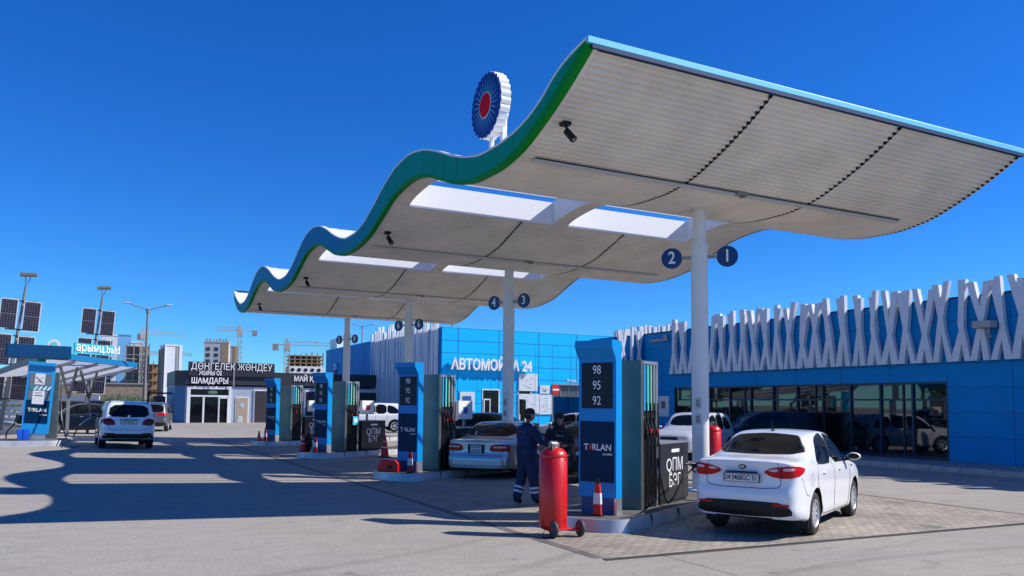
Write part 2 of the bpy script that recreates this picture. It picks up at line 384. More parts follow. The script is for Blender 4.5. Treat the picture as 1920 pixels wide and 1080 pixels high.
# left edge fascia: painted panels turning from green over blue to teal
def fascia_mat():
    m=bpy.data.materials.new('fascia_gradient'); m.use_nodes=True; n=m.node_tree; L=n.links; b=n.nodes['Principled BSDF']; b.inputs['Roughness'].default_value=.5; b.inputs['IOR'].default_value=1.2
    tc=n.nodes.new('ShaderNodeTexCoord'); sx=n.nodes.new('ShaderNodeSeparateXYZ'); L.new(tc.outputs['Object'],sx.inputs[0])
    mr=n.nodes.new('ShaderNodeMapRange'); mr.inputs[1].default_value=Y0-OY; mr.inputs[2].default_value=Y1-OY; L.new(sx.outputs[1],mr.inputs[0])
    cr=n.nodes.new('ShaderNodeValToRGB'); e=cr.color_ramp.elements; e[0].position=0; e[0].color=(.0,.28,.17,1); e[1].position=1; e[1].color=(.004,.24,.30,1)
    for p,c in ((.25,(.0,.27,.19,1)),(.42,(.003,.18,.34,1)),(.7,(.003,.19,.36,1)),(.88,(.003,.22,.33,1))):
        q=e.new(p); q.color=c
    L.new(mr.outputs[0],cr.inputs[0])
    pp=n.nodes.new('ShaderNodeMath'); pp.operation='PINGPONG'; pp.inputs[1].default_value=.29; L.new(sx.outputs[1],pp.inputs[0])
    m2=n.nodes.new('ShaderNodeMapRange'); m2.inputs[1].default_value=.005; m2.inputs[2].default_value=.012; m2.inputs[3].default_value=.45; m2.inputs[4].default_value=1; L.new(pp.outputs[0],m2.inputs[0])
    v=n.nodes.new('ShaderNodeVectorMath'); v.operation='SCALE'; L.new(cr.outputs[0],v.inputs[0]); L.new(m2.outputs[0],v.inputs[3]); L.new(v.outputs[0],b.inputs['Base Color'])
    return m
FM=fascia_mat(); GREEN=M('fascia_green',(.001,.24,.02),.5,ior=1.2); DGREEN=M('fascia_dark_green',(.003,.10,.03),.35)
def strip(x0,x1,fa,fb,ya=Y0,yb=Y1,nn=200):
    s=MB(); yy=np.linspace(ya,yb,nn)
    for v in yy:
        a,b=fa(v),fb(v)
        s.v+= [cn((x0,v,a)),cn((x1,v,a)),cn((x1,v,b)),cn((x0,v,b))]
    for i in range(nn-1):
        for j in range(4): s.f.append((i*4+j,i*4+(j+1)%4,(i+1)*4+(j+1)%4,(i+1)*4+j)); s.m.append(0)
    s.f+=[(0,1,2,3),((nn-1)*4+3,(nn-1)*4+2,(nn-1)*4+1,(nn-1)*4)]; s.m+=[0,0]; return s
def gw(y_): # width of the green lower band
    return min(.035+.13*max(0,1-(y_-Y0)/3.6)**1.4,(zu(y_)-zl(y_))*.9)
strip(XL-.02,XL+.09,lambda v:zl(v)+gw(v),lambda v:zu(v)-.01).build('side_fascia',FM,can)
strip(XL-.025,XL+.09,lambda v:zl(v)-.03,lambda v:zl(v)+gw(v)).build('green_trim',GREEN,can)
strip(XL-.03,XL+.10,lambda v:zu(v)-.009,lambda v:zu(v)+.028).build('edge_cap',ROOFW,can)
strip(XL+.09,XL+.17,lambda v:zl(v)-.012,lambda v:zl(v)+.05).build('inner_trim',SOFF,can)
strip(XR-.05,XR,lambda v:zl(v)+.01,lambda v:zu(v)).build('right_edge',SOFF,can)
# front edge: cyan cap above a dark blue face; back edge
MB().box(XL-.03-OX,XR+.02-OX,Y0-.05-OY,Y0-OY,7.035,7.135).build('front_trim',M('front_cyan',(.16,.62,.85),.35),can,bevel=.008)
MB().box(XL+.05-OX,XR+.01-OX,Y0-.045-OY,Y0+.02-OY,6.975,7.034).build('front_fascia',DBLUE,can)
MB().box(XL-OX,XR-OX,Y1-.02-OY,Y1+.02-OY,6.8,7.24).build('back_fascia',DBLUE,can)
# dark seams between the soffit sheets: rows of open rib ends
# column tops and numbered columns
SIGNB=M('sign_blue',(.003,.035,.16),.3)
nums=[('2','1'),('4','3'),('6','6'),('5','8')]
clabel=['thick white canopy column with round blue signs 2 and 1 beside the white sedan','white canopy column with round blue signs 4 and 3 behind the silver sedan','white canopy column with two round blue signs both reading 6','farthest white canopy column, small dark blue signs, in front of the dark blue wall']
pap=M('sticker_paper',(.55,.55,.54),.7); ink=M('ink',(.12,.05,.05),.7)
for i in range(4):
    yc=12.86+P*i; t=empty('canopy_column',(11.107,yc,.2),0,clabel[i],'column','columns carrying the fuel canopy')
    MB().cyl((0,0,.02),(0,0,5.02),.172,n=40).build('shaft',COLW,t,smooth=True)
    MB().cyl((0,0,5.0),(0,0,5.78),.135,n=36).build('neck',COLW,t,smooth=True)
    MB().box(-.3,.3,-.3,.3,-.02,.02).build('base_plate',WHITE,t,bevel=.01)
    # sign faces look back towards the forecourt entrance
    a=R(-134) if i==0 else R(-155)
    n_=Vector((math.cos(a),math.sin(a),0)); sd_=Vector((-n_.y,n_.x,0))
    for j,sg in enumerate((-1,1)):
        c=sd_*sg*.56+Vector((0,0,4.76))
        s=MB(); s.cyl(c-n_*.02,c+n_*.02,.215,n=40); disc=s.build('number_sign',SIGNB,t,smooth=True)
        MB().bar(sd_*sg*.15+Vector((0,0,4.76)),sd_*sg*.36+Vector((0,0,4.76)),.05,.06).build('bracket',GREYM,t)
        lettering('number',nums[i][j],.36,LETW,disc,c+n_*.024,sd_,(0,0,1),.002,.006,sx=.85)
    if i<2:
        for zz,h in ((1.75,.22),(1.43,.20)):
            s=MB(); aa=R(-145); nn=Vector((math.cos(aa),math.sin(aa),0)); tt=Vector((-nn.y,nn.x,0))
            s.add([nn*.176*math.cos(d/.176)+tt*.176*math.sin(d/.176)+Vector((0,0,zz+e)) for d,e in [(-.06,-h/2),(-.02,-h/2),(.02,-h/2),(.06,-h/2),(.06,h/2),(.02,h/2),(-.02,h/2),(-.06,h/2)]],[(0,1,6,7),(1,2,5,6),(2,3,4,5)])
            st=s.build('notice_sticker',pap,t,recalc=False)
            s=MB()
            for e in range(5): s.box(-.035,.035-.02*(e%2),-.002,.002,zz-h*.3+e*h*.13,zz-h*.3+e*h*.13+.012,T=Matrix.Translation((nn*.181).to_3d())@Matrix.Rotation(aa+math.pi/2,4,'Z'))
            s.build('print',ink,st)
# light strips and cameras under the canopy
strips=['long thin strip light under the nearest canopy bay, above the white sedan','thin strip light under the second canopy bay, above the silver sedan','thin strip light under the third canopy bay','thin strip light under the farthest canopy bay']
cams=['black security camera under the near left corner of the canopy','black security camera under the left edge of the second canopy bay','black security camera under the left edge of the third canopy bay','small black security camera under the farthest canopy bay']
LSM=M('strip_lamp',(.55,.56,.56),.4)
for i in range(4):
    yy=11.66+P*i; z0=zl(yy)
    t=empty('strip_light',(6.5,yy,z0),0,strips[i],'light','strip lights under the canopy')
    sl=math.atan((zl(yy+.05)-zl(yy-.05))/.1); t.rotation_euler=(sl,0,0)
    for x0,x1 in ((0,4.45),(4.75,9.2)): MB().box(x0,x1,-.05,.05,-.05,-.004).build('lamp_tube',LSM,t); MB().box(x0,x1,-.068,-.052,-.022 if i==0 else -.012,-.006).build('track',BLKP if i==0 else GREYM,t)
    s=MB().box(4.48,4.72,-.09,.09,-.02,-.003).box(4.44,4.5,-.1,-.02,-.06,-.02).box(4.66,4.72,.0,.08,-.06,-.02); s.build('connector',GREYM,t)
    yy=10.68+P*i; t=empty('security_camera',(6.52,yy,zl(yy)),0,cams[i],'camera','security cameras under the canopy')
    MB().box(-.07,.07,-.08,.08,-.05,.01).build('mount',BLKP,t,bevel=.01)
    s=MB().cyl((0,0,-.04),(.03,-.03,-.14),.02,n=10); s.build('arm',BLKP,t)
    MB().cyl((.02,.0,-.13),(.07,-.14,-.30),.055,.06,n=16).build('housing',BLKP,t,smooth=True)
    MB().cyl((.07,-.14,-.30),(.072,-.144,-.305),.03,.03,n=16).build('lens',GREYM,t)
# flower emblem on the roof
fl=empty('flower_emblem_sign',(6.54,13.6,zu(13.6)),0,'round blue flower emblem with red centre standing on the canopy roof','sign')
zc=1.08; rr=.62
def petal_ring(r,amp,n=26,k=12):
    pts=[]
    for i in range(n*k):
        t=2*math.pi*i/(n*k); u=abs(math.sin(n*t/2)); pts.append((math.cos(t)*(r-amp+amp*u**.55),math.sin(t)*(r-amp+amp*u**.55)+zc))
    return pts
MB().prism(petal_ring(rr+.015,.045),'x',-.0,.20).build('white_body',WHITE,fl)
def petal_mat():
    m=bpy.data.materials.new('petal_blue'); m.use_nodes=True; n=m.node_tree; L=n.links; b=n.nodes['Principled BSDF']; b.inputs['Roughness'].default_value=.5; b.inputs['IOR'].default_value=1.25
    tc=n.nodes.new('ShaderNodeTexCoord'); sx=n.nodes.new('ShaderNodeSeparateXYZ'); L.new(tc.outputs['Object'],sx.inputs[0])
    def mth(op,a,b_=None):
        q=n.nodes.new('ShaderNodeMath'); q.operation=op
        for i,v in enumerate((a,b_)):
            if v is None: continue
            if isinstance(v,(int,float)): q.inputs[i].default_value=v
            else: L.new(v,q.inputs[i])
        return q.outputs[0]
    z=mth('SUBTRACT',sx.outputs[2],zc); an=mth('ARCTAN2',z,sx.outputs[1]); rd=mth('SQRT',mth('ADD',mth('MULTIPLY',z,z),mth('MULTIPLY',sx.outputs[1],sx.outputs[1])))
    p=mth('ABSOLUTE',mth('SINE',mth('MULTIPLY',an,13.)))
    k=mth('MULTIPLY',mth('POWER',p,5.),mth('SUBTRACT',1.,mth('MULTIPLY',rd,1.75)))
    mr=n.nodes.new('ShaderNodeMapRange'); mr.inputs[1].default_value=0; mr.inputs[2].default_value=.5; L.new(k,mr.inputs[0])
    mx=n.nodes.new('ShaderNodeMix'); mx.data_type='RGBA'; mx.inputs[6].default_value=(.002,.035,.22,1); mx.inputs[7].default_value=(.12,.42,.62,1); L.new(mr.outputs[0],mx.inputs[0]); L.new(mx.outputs[2],b.inputs['Base Color'])
    return m
MB().prism(petal_ring(rr,.055),'x',-.03,-.001).build('petals',petal_mat(),fl)
MB().prism([(math.cos(t)*r_,math.sin(t)*r_+zc) for t,r_ in [(2*math.pi*i/60,.262 if i%2 else .235) for i in range(60)]],'x',-.034,-.0301).build('white_ring',WHITE,fl)
MB().prism([(math.cos(t)*r_,math.sin(t)*r_+zc) for t,r_ in [(2*math.pi*i/60,.238 if i%2 else .222) for i in range(60)]],'x',-.04,-.0341).build('red_centre',M('emblem_red',(.60,.0,.01),.6,ior=1.2),fl)
MB().box(.08,.12,-.05,.0,-.1,.6).box(.20,.29,-.30,-.20,-.12,1.0).box(.20,.27,.20,.28,-.1,.7).build('support_post',WHITE,fl)
# ---------------------------------------------------------------- pump islands
AI=R(27.6); U=Vector((math.cos(AI),math.sin(AI),0)); V=Vector((-math.sin(AI),math.cos(AI),0))
def ipos(i,u,v,z=0.): return Vector((11.107,12.86+P*i,0))+U*u+V*v+Vector((0,0,z))
def outline(hw,u0,u1,n=14):
    pts=[]
    for k in range(n+1):
        t=math.pi/2+math.pi*k/n; c,s_=math.cos(t),math.sin(t)
        pts.append((u0+hw*.62+hw*.62*math.copysign(abs(c)**.75,c),hw*math.copysign(abs(s_)**.75,s_)))
    for k in range(n+1):
        t=-math.pi/2+math.pi*k/n; c,s_=math.cos(t),math.sin(t)
        pts.append((u1-hw*.62+hw*.62*math.copysign(abs(c)**.75,c),hw*math.copysign(abs(s_)**.75,s_)))
    return pts
def make_island(label,scale=1.,u0=-5.1,u1=3.6,hw=.8):
    t=empty('pump_island',(0,0,0),AI,label,'island','raised pump islands')
    s=MB(); A=outline(hw,u0,u1); B=outline(hw-.05,u0+.05,u1-.05); n=len(A)
    s.add([(x,y,-.1) for x,y in A]+[(x,y,.19) for x,y in B],[(i,(i+1)%n,n+(i+1)%n,n+i) for i in range(n)])
    s.add([(x,y,.19) for x,y in B]+[(x,y,.19) for x,y in outline(hw-.09,u0+.09,u1-.09)],[(i,(i+1)%n,n+(i+1)%n,n+i) for i in range(n)])
    s.build('steel_kerb',ISTEEL,t,smooth=True,angle=50)
    j=MB()
    for k in range(7): 
        x=u0+1.1+k*1.05
        for sg in (-1,1): j.box(x,x+.012,sg*(hw-.045)-.025,sg*(hw-.045)+.03,0,.193)
    j.build('joint',BLKP,t)
    s=MB().prism(outline(hw-.09,u0+.09,u1-.09),'z',.1,.186); s.build('island_top',CONC,t)
    return t
ISTEEL=M('island_steel',(.50,.50,.50),.38,metal=.35,var=.12)
def make_totem():
    t=empty('price_totem',(0,0,.186),AI,None,'price totem','blue price totems on the pump islands')
    W=.335
    # side profile (x,z): slim body, header leaning out at the top
    prof=[(0,.26),(0,2.42),(-.14,2.62),(-.14,2.73),(.2,2.73),(.2,.26)]
    MB().prism(prof,'y',-W,W).build('body',TBLUE,t,bevel=.006)
    MB().box(.04,.18,-W+.06,W-.03,0,.259).build('plinth',M('totem_plinth',(.01,.06,.20),.4) if 'totem_plinth' not in bpy.data.materials else bpy.data.materials['totem_plinth'],t)
    MB().box(.02,.2,-W,-W+.045,0,.259).build('foot',STEEL2,t)
    for k,num in enumerate(('98','95','92')):
        z1=2.38-k*.243
        p=MB().box(-.012,.01,-W+.06,W-.06,z1-.238,z1).build('price_panel',DGREY,t)
        lettering('number',num,.20,LETW,p,(-.016,0,z1-.12),(0,-1,0),(0,0,1),.001,.0,sx=.78)
    p=MB().box(-.012,.01,-W+.035,W-.035,.50,1.45).build('brand_panel',NAVY,t)
    lettering('brand_lettering','T',.145,LETW,p,(-.016,.19,1.04),(0,-1,0),(0,0,1),.001,.002,sx=.95)
    lettering('brand_lettering','RLAN',.145,LETW,p,(-.016,-.088,1.04),(0,-1,0),(0,0,1),.001,.002,sx=.95)
    lettering('brand_letter','A',.145,RED,p,(-.016,.105,1.04),(0,-1,0),(0,0,1),.001,.002,sx=.95)
    lettering('small_lettering','астана',.05,LETW,p,(-.016,-.19,.94),(0,-1,0),(0,0,1),.001,.001)
    return t
hose_m=M('hose',(.010,.010,.011),.42)
def make_dispenser():
    t=empty('fuel_dispenser',(0,0,.186),AI,None,'fuel pump','fuel dispensers behind the price totems')
    # local: x from 0 (face to the totem) to .65 ; y -.4 .. .4
    MB().box(0,.10,-.40,.40,0,2.46).box(.1,.64,-.30,.30,0,2.40).build('housing',STEEL,t,bevel=.005)
    MB().box(0.003,.60,-.398,.398,2.40,2.455).build('top_cap',STEEL2,t)
    MB().box(.104,.60,-.36,-.301,.02,2.398).box(.104,.60,.301,.36,.02,2.398).build('hose_bay',BLKP,t)
    MB().box(.60,.66,-.40,.40,0,2.46).build('end_frame',STEEL2,t)
    dm=[STEEL2,M('stripe_blue',(.02,.30,.62),.4) if 'stripe_blue' not in bpy.data.materials else bpy.data.materials['stripe_blue'],M('stripe_aqua',(.10,.55,.52),.4) if 'stripe_aqua' not in bpy.data.materials else bpy.data.materials['stripe_aqua'],M('stripe_lime',(.22,.42,.30),.4) if 'stripe_lime' not in bpy.data.materials else bpy.data.materials['stripe_lime']]
    for sg in (-1,1):
        for k in range(4):
            x=.165+k*.125; y0=sg*.375
            MB().box(x-.028,x+.028,y0-.018,y0+.018,1.62,2.39).build('colour_strip',dm[(k+1)%4 if k else 1],t,bevel=.006)
            s=MB().cyl((x,y0,1.62),(x,y0,1.42),.02,n=10)
            nz=MB(); nz.path([(x,y0,1.50),(x+.0,y0+sg*.03,1.36),(x+.0,y0+sg*.05,1.24)],[.013,.02,.03],8).box(x-.022,x+.022,y0+sg*.01-.02,y0+sg*.07,1.20,1.30)
            nz.path([(x,y0+sg*.05,1.22),(x,y0+sg*.085,1.15),(x,y0+sg*.07,1.04),(x,y0+sg*.03,1.0)],.012,6)
            nn=nz.build('nozzle',[BLKP],t,smooth=True)
            MB().path([(x,y0,1.52),(x+.01,y0+sg*.0,1.42),(x+.012,y0+sg*.03,1.34)],.011,8).build('spout',STEEL2,nn,smooth=True)
            if k in (1,3): MB().box(x-.03,x+.03,y0+sg*.02,y0+sg*.085,1.255,1.31).build('nozzle_cover',RED,nn,bevel=.008)
            pts=[]
            dx=.05+.02*k
            for j in range(15):
                q=j/14.; ang=math.pi*q
                pts.append((x+dx*(1-math.cos(ang))*.5,y0+sg*(.03+.05*math.sin(ang)),1.02-(.97-.06*k)*math.sin(ang)**.6*(1 if q<=.5 else 1)) if q<=.5 else (x+dx*(1-math.cos(ang))*.5,y0+sg*(.03+.05*math.sin(ang)),1.75-(1.70-.06*k)*math.sin(ang)**.6))
            MB().path(pts,.0135,7).build('hose',hose_m,t,smooth=True)
    return t
CABM=M('cabinet_dark',(.022,.026,.032),.35,var=.1)
def make_cabinet(txt1,txt2):
    t=empty('supply_cabinet',(0,0,.186),AI,None,'cabinet','low dark cabinets beside the fuel dispensers')
    MB().box(0,1.22,-.40,.40,.05,1.04).box(.03,1.19,-.37,.37,0,.05).build('box',CABM,t,bevel=.008)
    MB().box(-.005,1.225,-.405,.405,1.041,1.065).build('lid',GREYM,t,bevel=.004)
    MB().box(.95,.958,-.404,-.40,.06,1.03).build('seam',BLKP,t)
    MB().box(.46,.80,-.404,-.4005,.885,.945).build('label_plate',LETW,t)
    lettering('big_lettering',txt1,.32,LETW,t,(.60,-.403,.66),(1,0,0),(0,0,1),.001,0,sx=.95)
    lettering('big_lettering',txt2,.32,LETW,t,(.60,-.403,.38),(1,0,0),(0,0,1),.001,0,sx=.85)
    return t
il=['pump island with steel kerb beneath the nearest totem, beside the white sedan','pump island under the second totem, red block on its nose','white edged pump island under the third totem','farthest pump island of the right row, small red cone beside its nose']
tl=['nearest and largest blue price totem reading 98 95 92 beside the red cylinder','second blue price totem, behind the red block and the silver sedan','third blue price totem from the camera, narrow, with a black bag at its foot','farthest small blue price totem in front of the roller shutter']
dl=['nearest steel fuel dispenser with hoses beside the white sedan','second steel fuel dispenser, left of the silver sedan','third steel fuel dispenser with a cyan sheet hung on its hoses','farthest steel fuel dispenser in front of the shop shutters']
cl=['dark cabinet with big white letters whose hose runs to the white sedan','dark cabinet between the second dispenser and the silver sedan','dark cabinet lit by a wedge of sun beside the red cone','farthest dark cabinet with white lettering behind the third totem']
isl=make_island(il[0]); tot=make_totem(); dis=make_dispenser(); cab=make_cabinet('QПМ','БЭГ')
for i in range(4):
    a=isl if i==0 else copy_tree(isl); a.location=ipos(i,0,0); a['label']=il[i]
    b=tot if i==0 else copy_tree(tot); b.location=ipos(i,-4.46,-.05,.186); b['label']=tl[i]
    c=dis if i==0 else copy_tree(dis); c.location=ipos(i,-3.66 if i else -3.60,0,.186); c['label']=dl[i]
    d=cab if i==0 else copy_tree(cab); d.location=ipos(i,-2.84,0,.186); d['label']=cl[i]
# refuelling hose from the first dispenser to the white sedan
def bez(p,n=26):
    p=[Vector(q) for q in p]; out=[]
    for i in range(len(p)-1):
        p0=p[max(i-1,0)];p1=p[i];p2=p[i+1];p3=p[min(i+2,len(p)-1)]
        for k in range(n):
            t=k/n; out.append(.5*((2*p1)+(-p0+p2)*t+(2*p0-5*p1+4*p2-p3)*t*t+(-p0+3*p1-3*p2+p3)*t**3))
    out.append(p[-1]); return out
# ---------------------------------------------------------------- cones, blocks, bags
WBAND=M('cone_white',(.7,.7,.7),.5)
def make_cone(kind=0):
    t=empty('traffic_cone',(0,0,0),0,None,'traffic cone','red traffic cones and marker posts by the islands')
    MB().box(-.16,.16,-.16,.16,0,.025).build('base',BLKP,t,bevel=.01)
    MB().lathe([(.0,.02),(.125,.022),(.118,.05),(.028,.60),(.022,.62),(0,.62)],20).build('cone',CONE,t,smooth=True)
    for a,b in ((.27,.30),(.43,.455)):
        f=lambda z:.118-(z-.05)*.09/.55+.002
        MB().lathe([(f(a),a),(f(b),b)],20).build('white_band',WBAND,t,smooth=True)
    return t
def make_post():
    t=empty('marker_post',(0,0,0),AI,None,'marker post','red and white marker posts standing at the totems')
    MB().box(-.06,.06,-.10,.10,0,.02).build('base',BLKP,t)
    MB().prism([(-.085,.02),(.085,.02),(.055,.58),(-.055,.58)],'x',-.03,.03).build('post',CONE,t,bevel=.01)
    MB().prism([(-.0795,.22),(.0795,.22),(.069,.42),(-.069,.42)],'x',-.033,.033).build('white_band',WBAND,t)
    MB().cyl((0,0,.58),(0,0,.66),.02,n=8).box(-.02,.02,-.035,.035,.60,.70).build('lamp_cap',BLKP,t)
    return t
p=make_post(); p.scale=(.85,.8,.84); p.location=ipos(0,-4.66,-.17,.186); p['label']='red and white marker post against the nearest price totem'
p=copy_tree(p); p.location=ipos(1,-4.68,-.35,.186); p['label']='red marker post against the second price totem beside the red block'; p.rotation_euler.z=AI+.5
p=copy_tree(p); p.location=ipos(2,-4.72,-.10,.186); p['label']='marker post standing against the third price totem'
p=copy_tree(p); p.location=ipos(3,-4.72,-.05,.186); p['label']='marker post standing against the farthest price totem'
c=make_cone(); c.location=(9.25,27.07,.004); c['label']='red traffic cone on the paving in front of the third cabinet'; c.scale=(1.25,)*3
c=copy_tree(c); c.location=(6.75,36.6,.004); c.scale=(1,)*3; c['label']='small red traffic cone at the nose of the farthest island'
c=copy_tree(c); c.location=ipos(2,-4.75,.48,.186); c.scale=(1,)*3; c['label']='red traffic cone on the third island left of its totem'
t=empty('wheel_chock_block',ipos(1,-4.78,.25,.186),AI+.3,'red plastic block with cut-outs lying on the nose of the second island','barrier block')
MB().prism([(-.28,0),(.28,0),(.28,.12),(.2,.30),(-.2,.30),(-.28,.22)],'x',-.1,.1).build('block',RED,t,bevel=.02)
MB().box(-.104,-.1,-.12,.0,.08,.16).build('recess',BLKP,t)
t=empty('rubbish_bag',ipos(2,-4.5,.55,.186),0,'black bag standing left of the third price totem','bag')
MB().ell((0,0,.27),.17,.19,.30,12,8).build('sack',BLKP,t,smooth=True)
s_=MB().path([(0,0,.5),(.02,0,.58),(.05,.01,.62)],[.05,.03,.05],8).build('knot',BLKP,t,smooth=True)
t=empty('price_sheet',ipos(2,-3.25,-.50,1.35),AI,'cyan sheet of paper hanging on the hoses of the third dispenser','sheet')
MB().box(-.13,.13,-.01,.0,-.24,.06).build('paper',M('sheet_cyan',(.05,.45,.65),.6),t)
MB().box(-.06,.06,-.013,-.0105,-.14,-.02).build('print',LETW,t)
# small white notice boards on posts beside the dispensers
for k,(i,lab,cc) in enumerate(((2,'white notice box with a red mark beside the third dispenser',(.5,.02,.05)),(3,'white notice box with a blue mark beside the farthest dispenser',(.02,.3,.5)),(1,'white notice board with blue print right of the second dispenser',(.03,.12,.4)))):
    t=empty('notice_board',ipos(i,-2.7+(.3 if i==3 else .1),-.1,1.25),AI,lab,'notice board','white notice boards beside the dispensers')
    if i==1: t.location=ipos(i,-2.55,-.1,1.25)
    MB().box(0,.62,-.06,.06,.22,.72).build('board',WHITE,t,bevel=.01); MB().box(.28,.34,-.03,.03,0,.22).build('stand',GREYM,t)
    MB().box(.2,.40,-.064,-.0605,.38,.56).build('mark',M('mark',cc,.5),t)
# ---------------------------------------------------------------- wheeled red cylinders (powder extinguishers)
def make_ext():
    t=empty('wheeled_extinguisher',(0,0,0),0,None,'fire extinguisher','tall red wheeled extinguishers')
    MB().lathe([(0,.07),(.10,.075),(.185,.11),(.205,.17),(.205,1.12),(.200,1.125),(.206,1.135),(.206,1.15),(.19,1.20),(.13,1.255),(.05,1.28),(0,1.285)],40).build('tank',RED,t,smooth=True,angle=60)
    h=MB().cyl((0,0,1.27),(0,0,1.31),.07,n=16).cyl((-.05,0,1.31),(.05,0,1.31),.05,n=12).box(.0,.085,-.03,.03,1.285,1.34); h.build('valve_head',M('valve_grey',(.35,.33,.31),.4,metal=.6),t,smooth=True)
    MB().path([(-.05,-.05,1.31),(-.07,-.10,1.27),(-.08,-.13,1.20),(-.05,-.17,1.17)],.02,8).build('lever',BLKP,t,smooth=True)
    MB().path(bez([(.14,-.10,1.17),(.19,-.10,1.14),(.20,-.08,1.05),(.19,-.09,1.0)],6),.008,6).path([(.10,-.19,1.10),(.19,-.10,1.155)],.008,6).build('strap',BLKP,t)
    MB().cyl((-.10,-.22,.115),(.30,-.20,.115),.016,n=10).box(.0,.22,-.2,-.05,.1,.13).build('axle',RED,t)
    for x in (-.10,.33):
        w_=MB(); w_.lathe([(.0,-.025),(.10,-.025),(.115,-.02),(.12,-.01),(.12,.01),(.115,.02),(.10,.025),(0,.025)],28,(x,-.215,.12),'x'); wo=w_.build('wheel',M('tyre_grey',(.05,.05,.052),.6) if 'tyre_grey' not in bpy.data.materials else bpy.data.materials['tyre_grey'],t,smooth=True,angle=50)
        MB().cyl((x-.03,-.215,.12),(x+.03,-.215,.12),.022,n=12).build('hub',RED,wo)
    MB().path([(-.17,-.08,.11),(-.22,-.12,.05),(-.25,-.15,.008),(-.10,-.17,.008)],.006,6).build('stand_wire',BLKP,t)
    return t
e=make_ext(); e.location=(6.06,10.22,.004); e.rotation_euler=(0,0,R(-3)); e['label']='tall red wheeled extinguisher in the foreground left of the nearest totem'
MBx=None
e2=copy_tree(e); e2.location=(14.2,16.0,.004); e2.rotation_euler=(0,0,R(40)); e2['label']='red wheeled extinguisher behind the white sedan, right of the nearest column'; e2.scale=(1.1,1.1,1.1)
# ---------------------------------------------------------------- store building on the right
XF=25.3
st=empty('store_building',(XF,24,0),0,'long dark blue store with glass front and white branching lattice along its top','building')
def sn(x,y,z): return (x-XF,y-24,z)
def sbox(s,x0,x1,y0,y1,z0,z1,m=0): return s.box(x0-XF,x1-XF,y0-24,y1-24,z0,z1,m)
s=MB(); YR,YL=17.05,31.2      # glass band from y=17.05 (right) to 31.2 (left)
sbox(s,XF,XF+14,-8,YR,-.1,5.5); sbox(s,XF,XF+14,YL,37.5,-.1,5.5); sbox(s,XF,XF+14,YR,YL,2.78,5.5); sbox(s,XF+.6,XF+14,YR,YL,-.1,2.78)
s.build('wall',BLUE,st)
# panel joints
j=MB(); JM=M('joint_dark',(.002,.03,.10),.6)
for z in (3.36,4.05,4.75): sbox(j,XF-.003,XF+.01,-8,37.5,z,z+.014)
for z in (.95,1.75,2.56): sbox(j,XF-.003,XF+.01,-8,YR,z,z+.014); sbox(j,XF-.003,XF+.01,YL,37.5,z,z+.014)
for k in range(24):
    yy=YR-6*2.15+k*2.15; sbox(j,XF-.0035,XF+.01,yy,yy+.014,2.8 if YR<yy<YL else .15,5.5)
j.build('panel_joint',JM,st)
s=MB(); sbox(s,XF-.03,XF+14,-8,37.5,5.5,5.56); s.build('parapet_cap',DBLUE,st)
FRM=M('window_frame',(.004,.035,.07),.35)
wn=MB(); ncol=11; bw=(YL-YR)/ncol
for z0,z1 in ((.15,.24),(2.14,2.21),(2.70,2.779)): sbox(wn,XF+.02,XF+.14,YR,YL,z0,z1)
for k in range(ncol+1):
    yy=min(YR+k*bw,YL-.07); sbox(wn,XF+.005,XF+.15,yy,yy+.07,.16,2.775)
    if k in (1,4,7): sbox(wn,XF+.03,XF+.13,yy+bw*.30,yy+bw*.30+.05,.2,2.7)
win=wn.build('window_band',FRM,st)
random.seed(5)
for k in range(ncol):
    for z0,z1 in ((.24,2.14),(2.21,2.70)):
        y0=YR+k*bw+.05; y1=YR+(k+1)*bw+.02; t_=random.uniform(-.002,.002); u_=random.uniform(-.002,.002)
        xa=XF+.08
        MB().add([sn(xa+t_,y0,z0),sn(xa-t_,y1,z0),sn(xa-t_+u_,y1,z1),sn(xa+t_+u_,y0,z1)],[(0,1,2,3)]).build('pane',GLASS,win,recalc=False)
LAT=M('lattice_white',(.76,.77,.78),.5,var=.04)
def lattice(name,parent,place,s0,s1,step,zb,zt,wlo,whi,seed,axis_nrm,depth=.2,lean=.42,pair=False):
    """branching bent slats on a wall: place(s,out,z)->point"""
    random.seed(seed); m=MB(); s_=s0; i=0; spc=.66
    while s_<s1:
        lo=s_+random.uniform(-.1,.1)*step; hi=s_+random.choice((-1,1,-.6,.6,.2,1.1,-1.1))*lean*random.uniform(.5,1.);  
        if pair:
            sg=1 if i%2 else -1; bn=s0+(i//2)*spc; lo=bn+sg*random.uniform(.07,.16); km=bn+sg*random.uniform(.27,.40); hi=km+sg*random.choice((.30,.24,.20,-.12,.02)); s_=bn
        else: km=lo*.5+hi*.5+random.uniform(-.30,.30)*step
        zk=zb+(zt-zb)*random.uniform(.38,.62); w0=random.uniform(wlo,whi); w1=random.uniform(wlo,whi); wk=random.uniform(wlo*.75,wlo*1.0)
        zt_=zt+random.uniform(-.10,.14)*(zt-zb)/2.6; o=.02+(i%9)*.006; d=o+depth
        L_=[(lo-w0/2,zb),(km-wk/2,zk),(hi-w1/2,zt_)]; R_=[(lo+w0/2,zb),(km+wk/2,zk),(hi+w1/2,zt_)]
        for q in range(2):
            (a,za),(b,zb_)=L_[q],L_[q+1]; (c,_),(e,_)=R_[q],R_[q+1]
            vs=[place(x,oo,z) for oo in (o,d) for x,z in ((a,za),(c,za),(e,zb_),(b,zb_))]
            fs=[(0,1,2,3),(4,7,6,5),(0,3,7,4),(1,5,6,2)]
            if q==0: fs.append((0,4,5,1))
            else: fs.append((3,2,6,7))
            m.add(vs,fs)
        i+=1; s_+=0 if pair else step*random.uniform(.75,1.2)
    return m.build(name,LAT,parent,recalc=True)
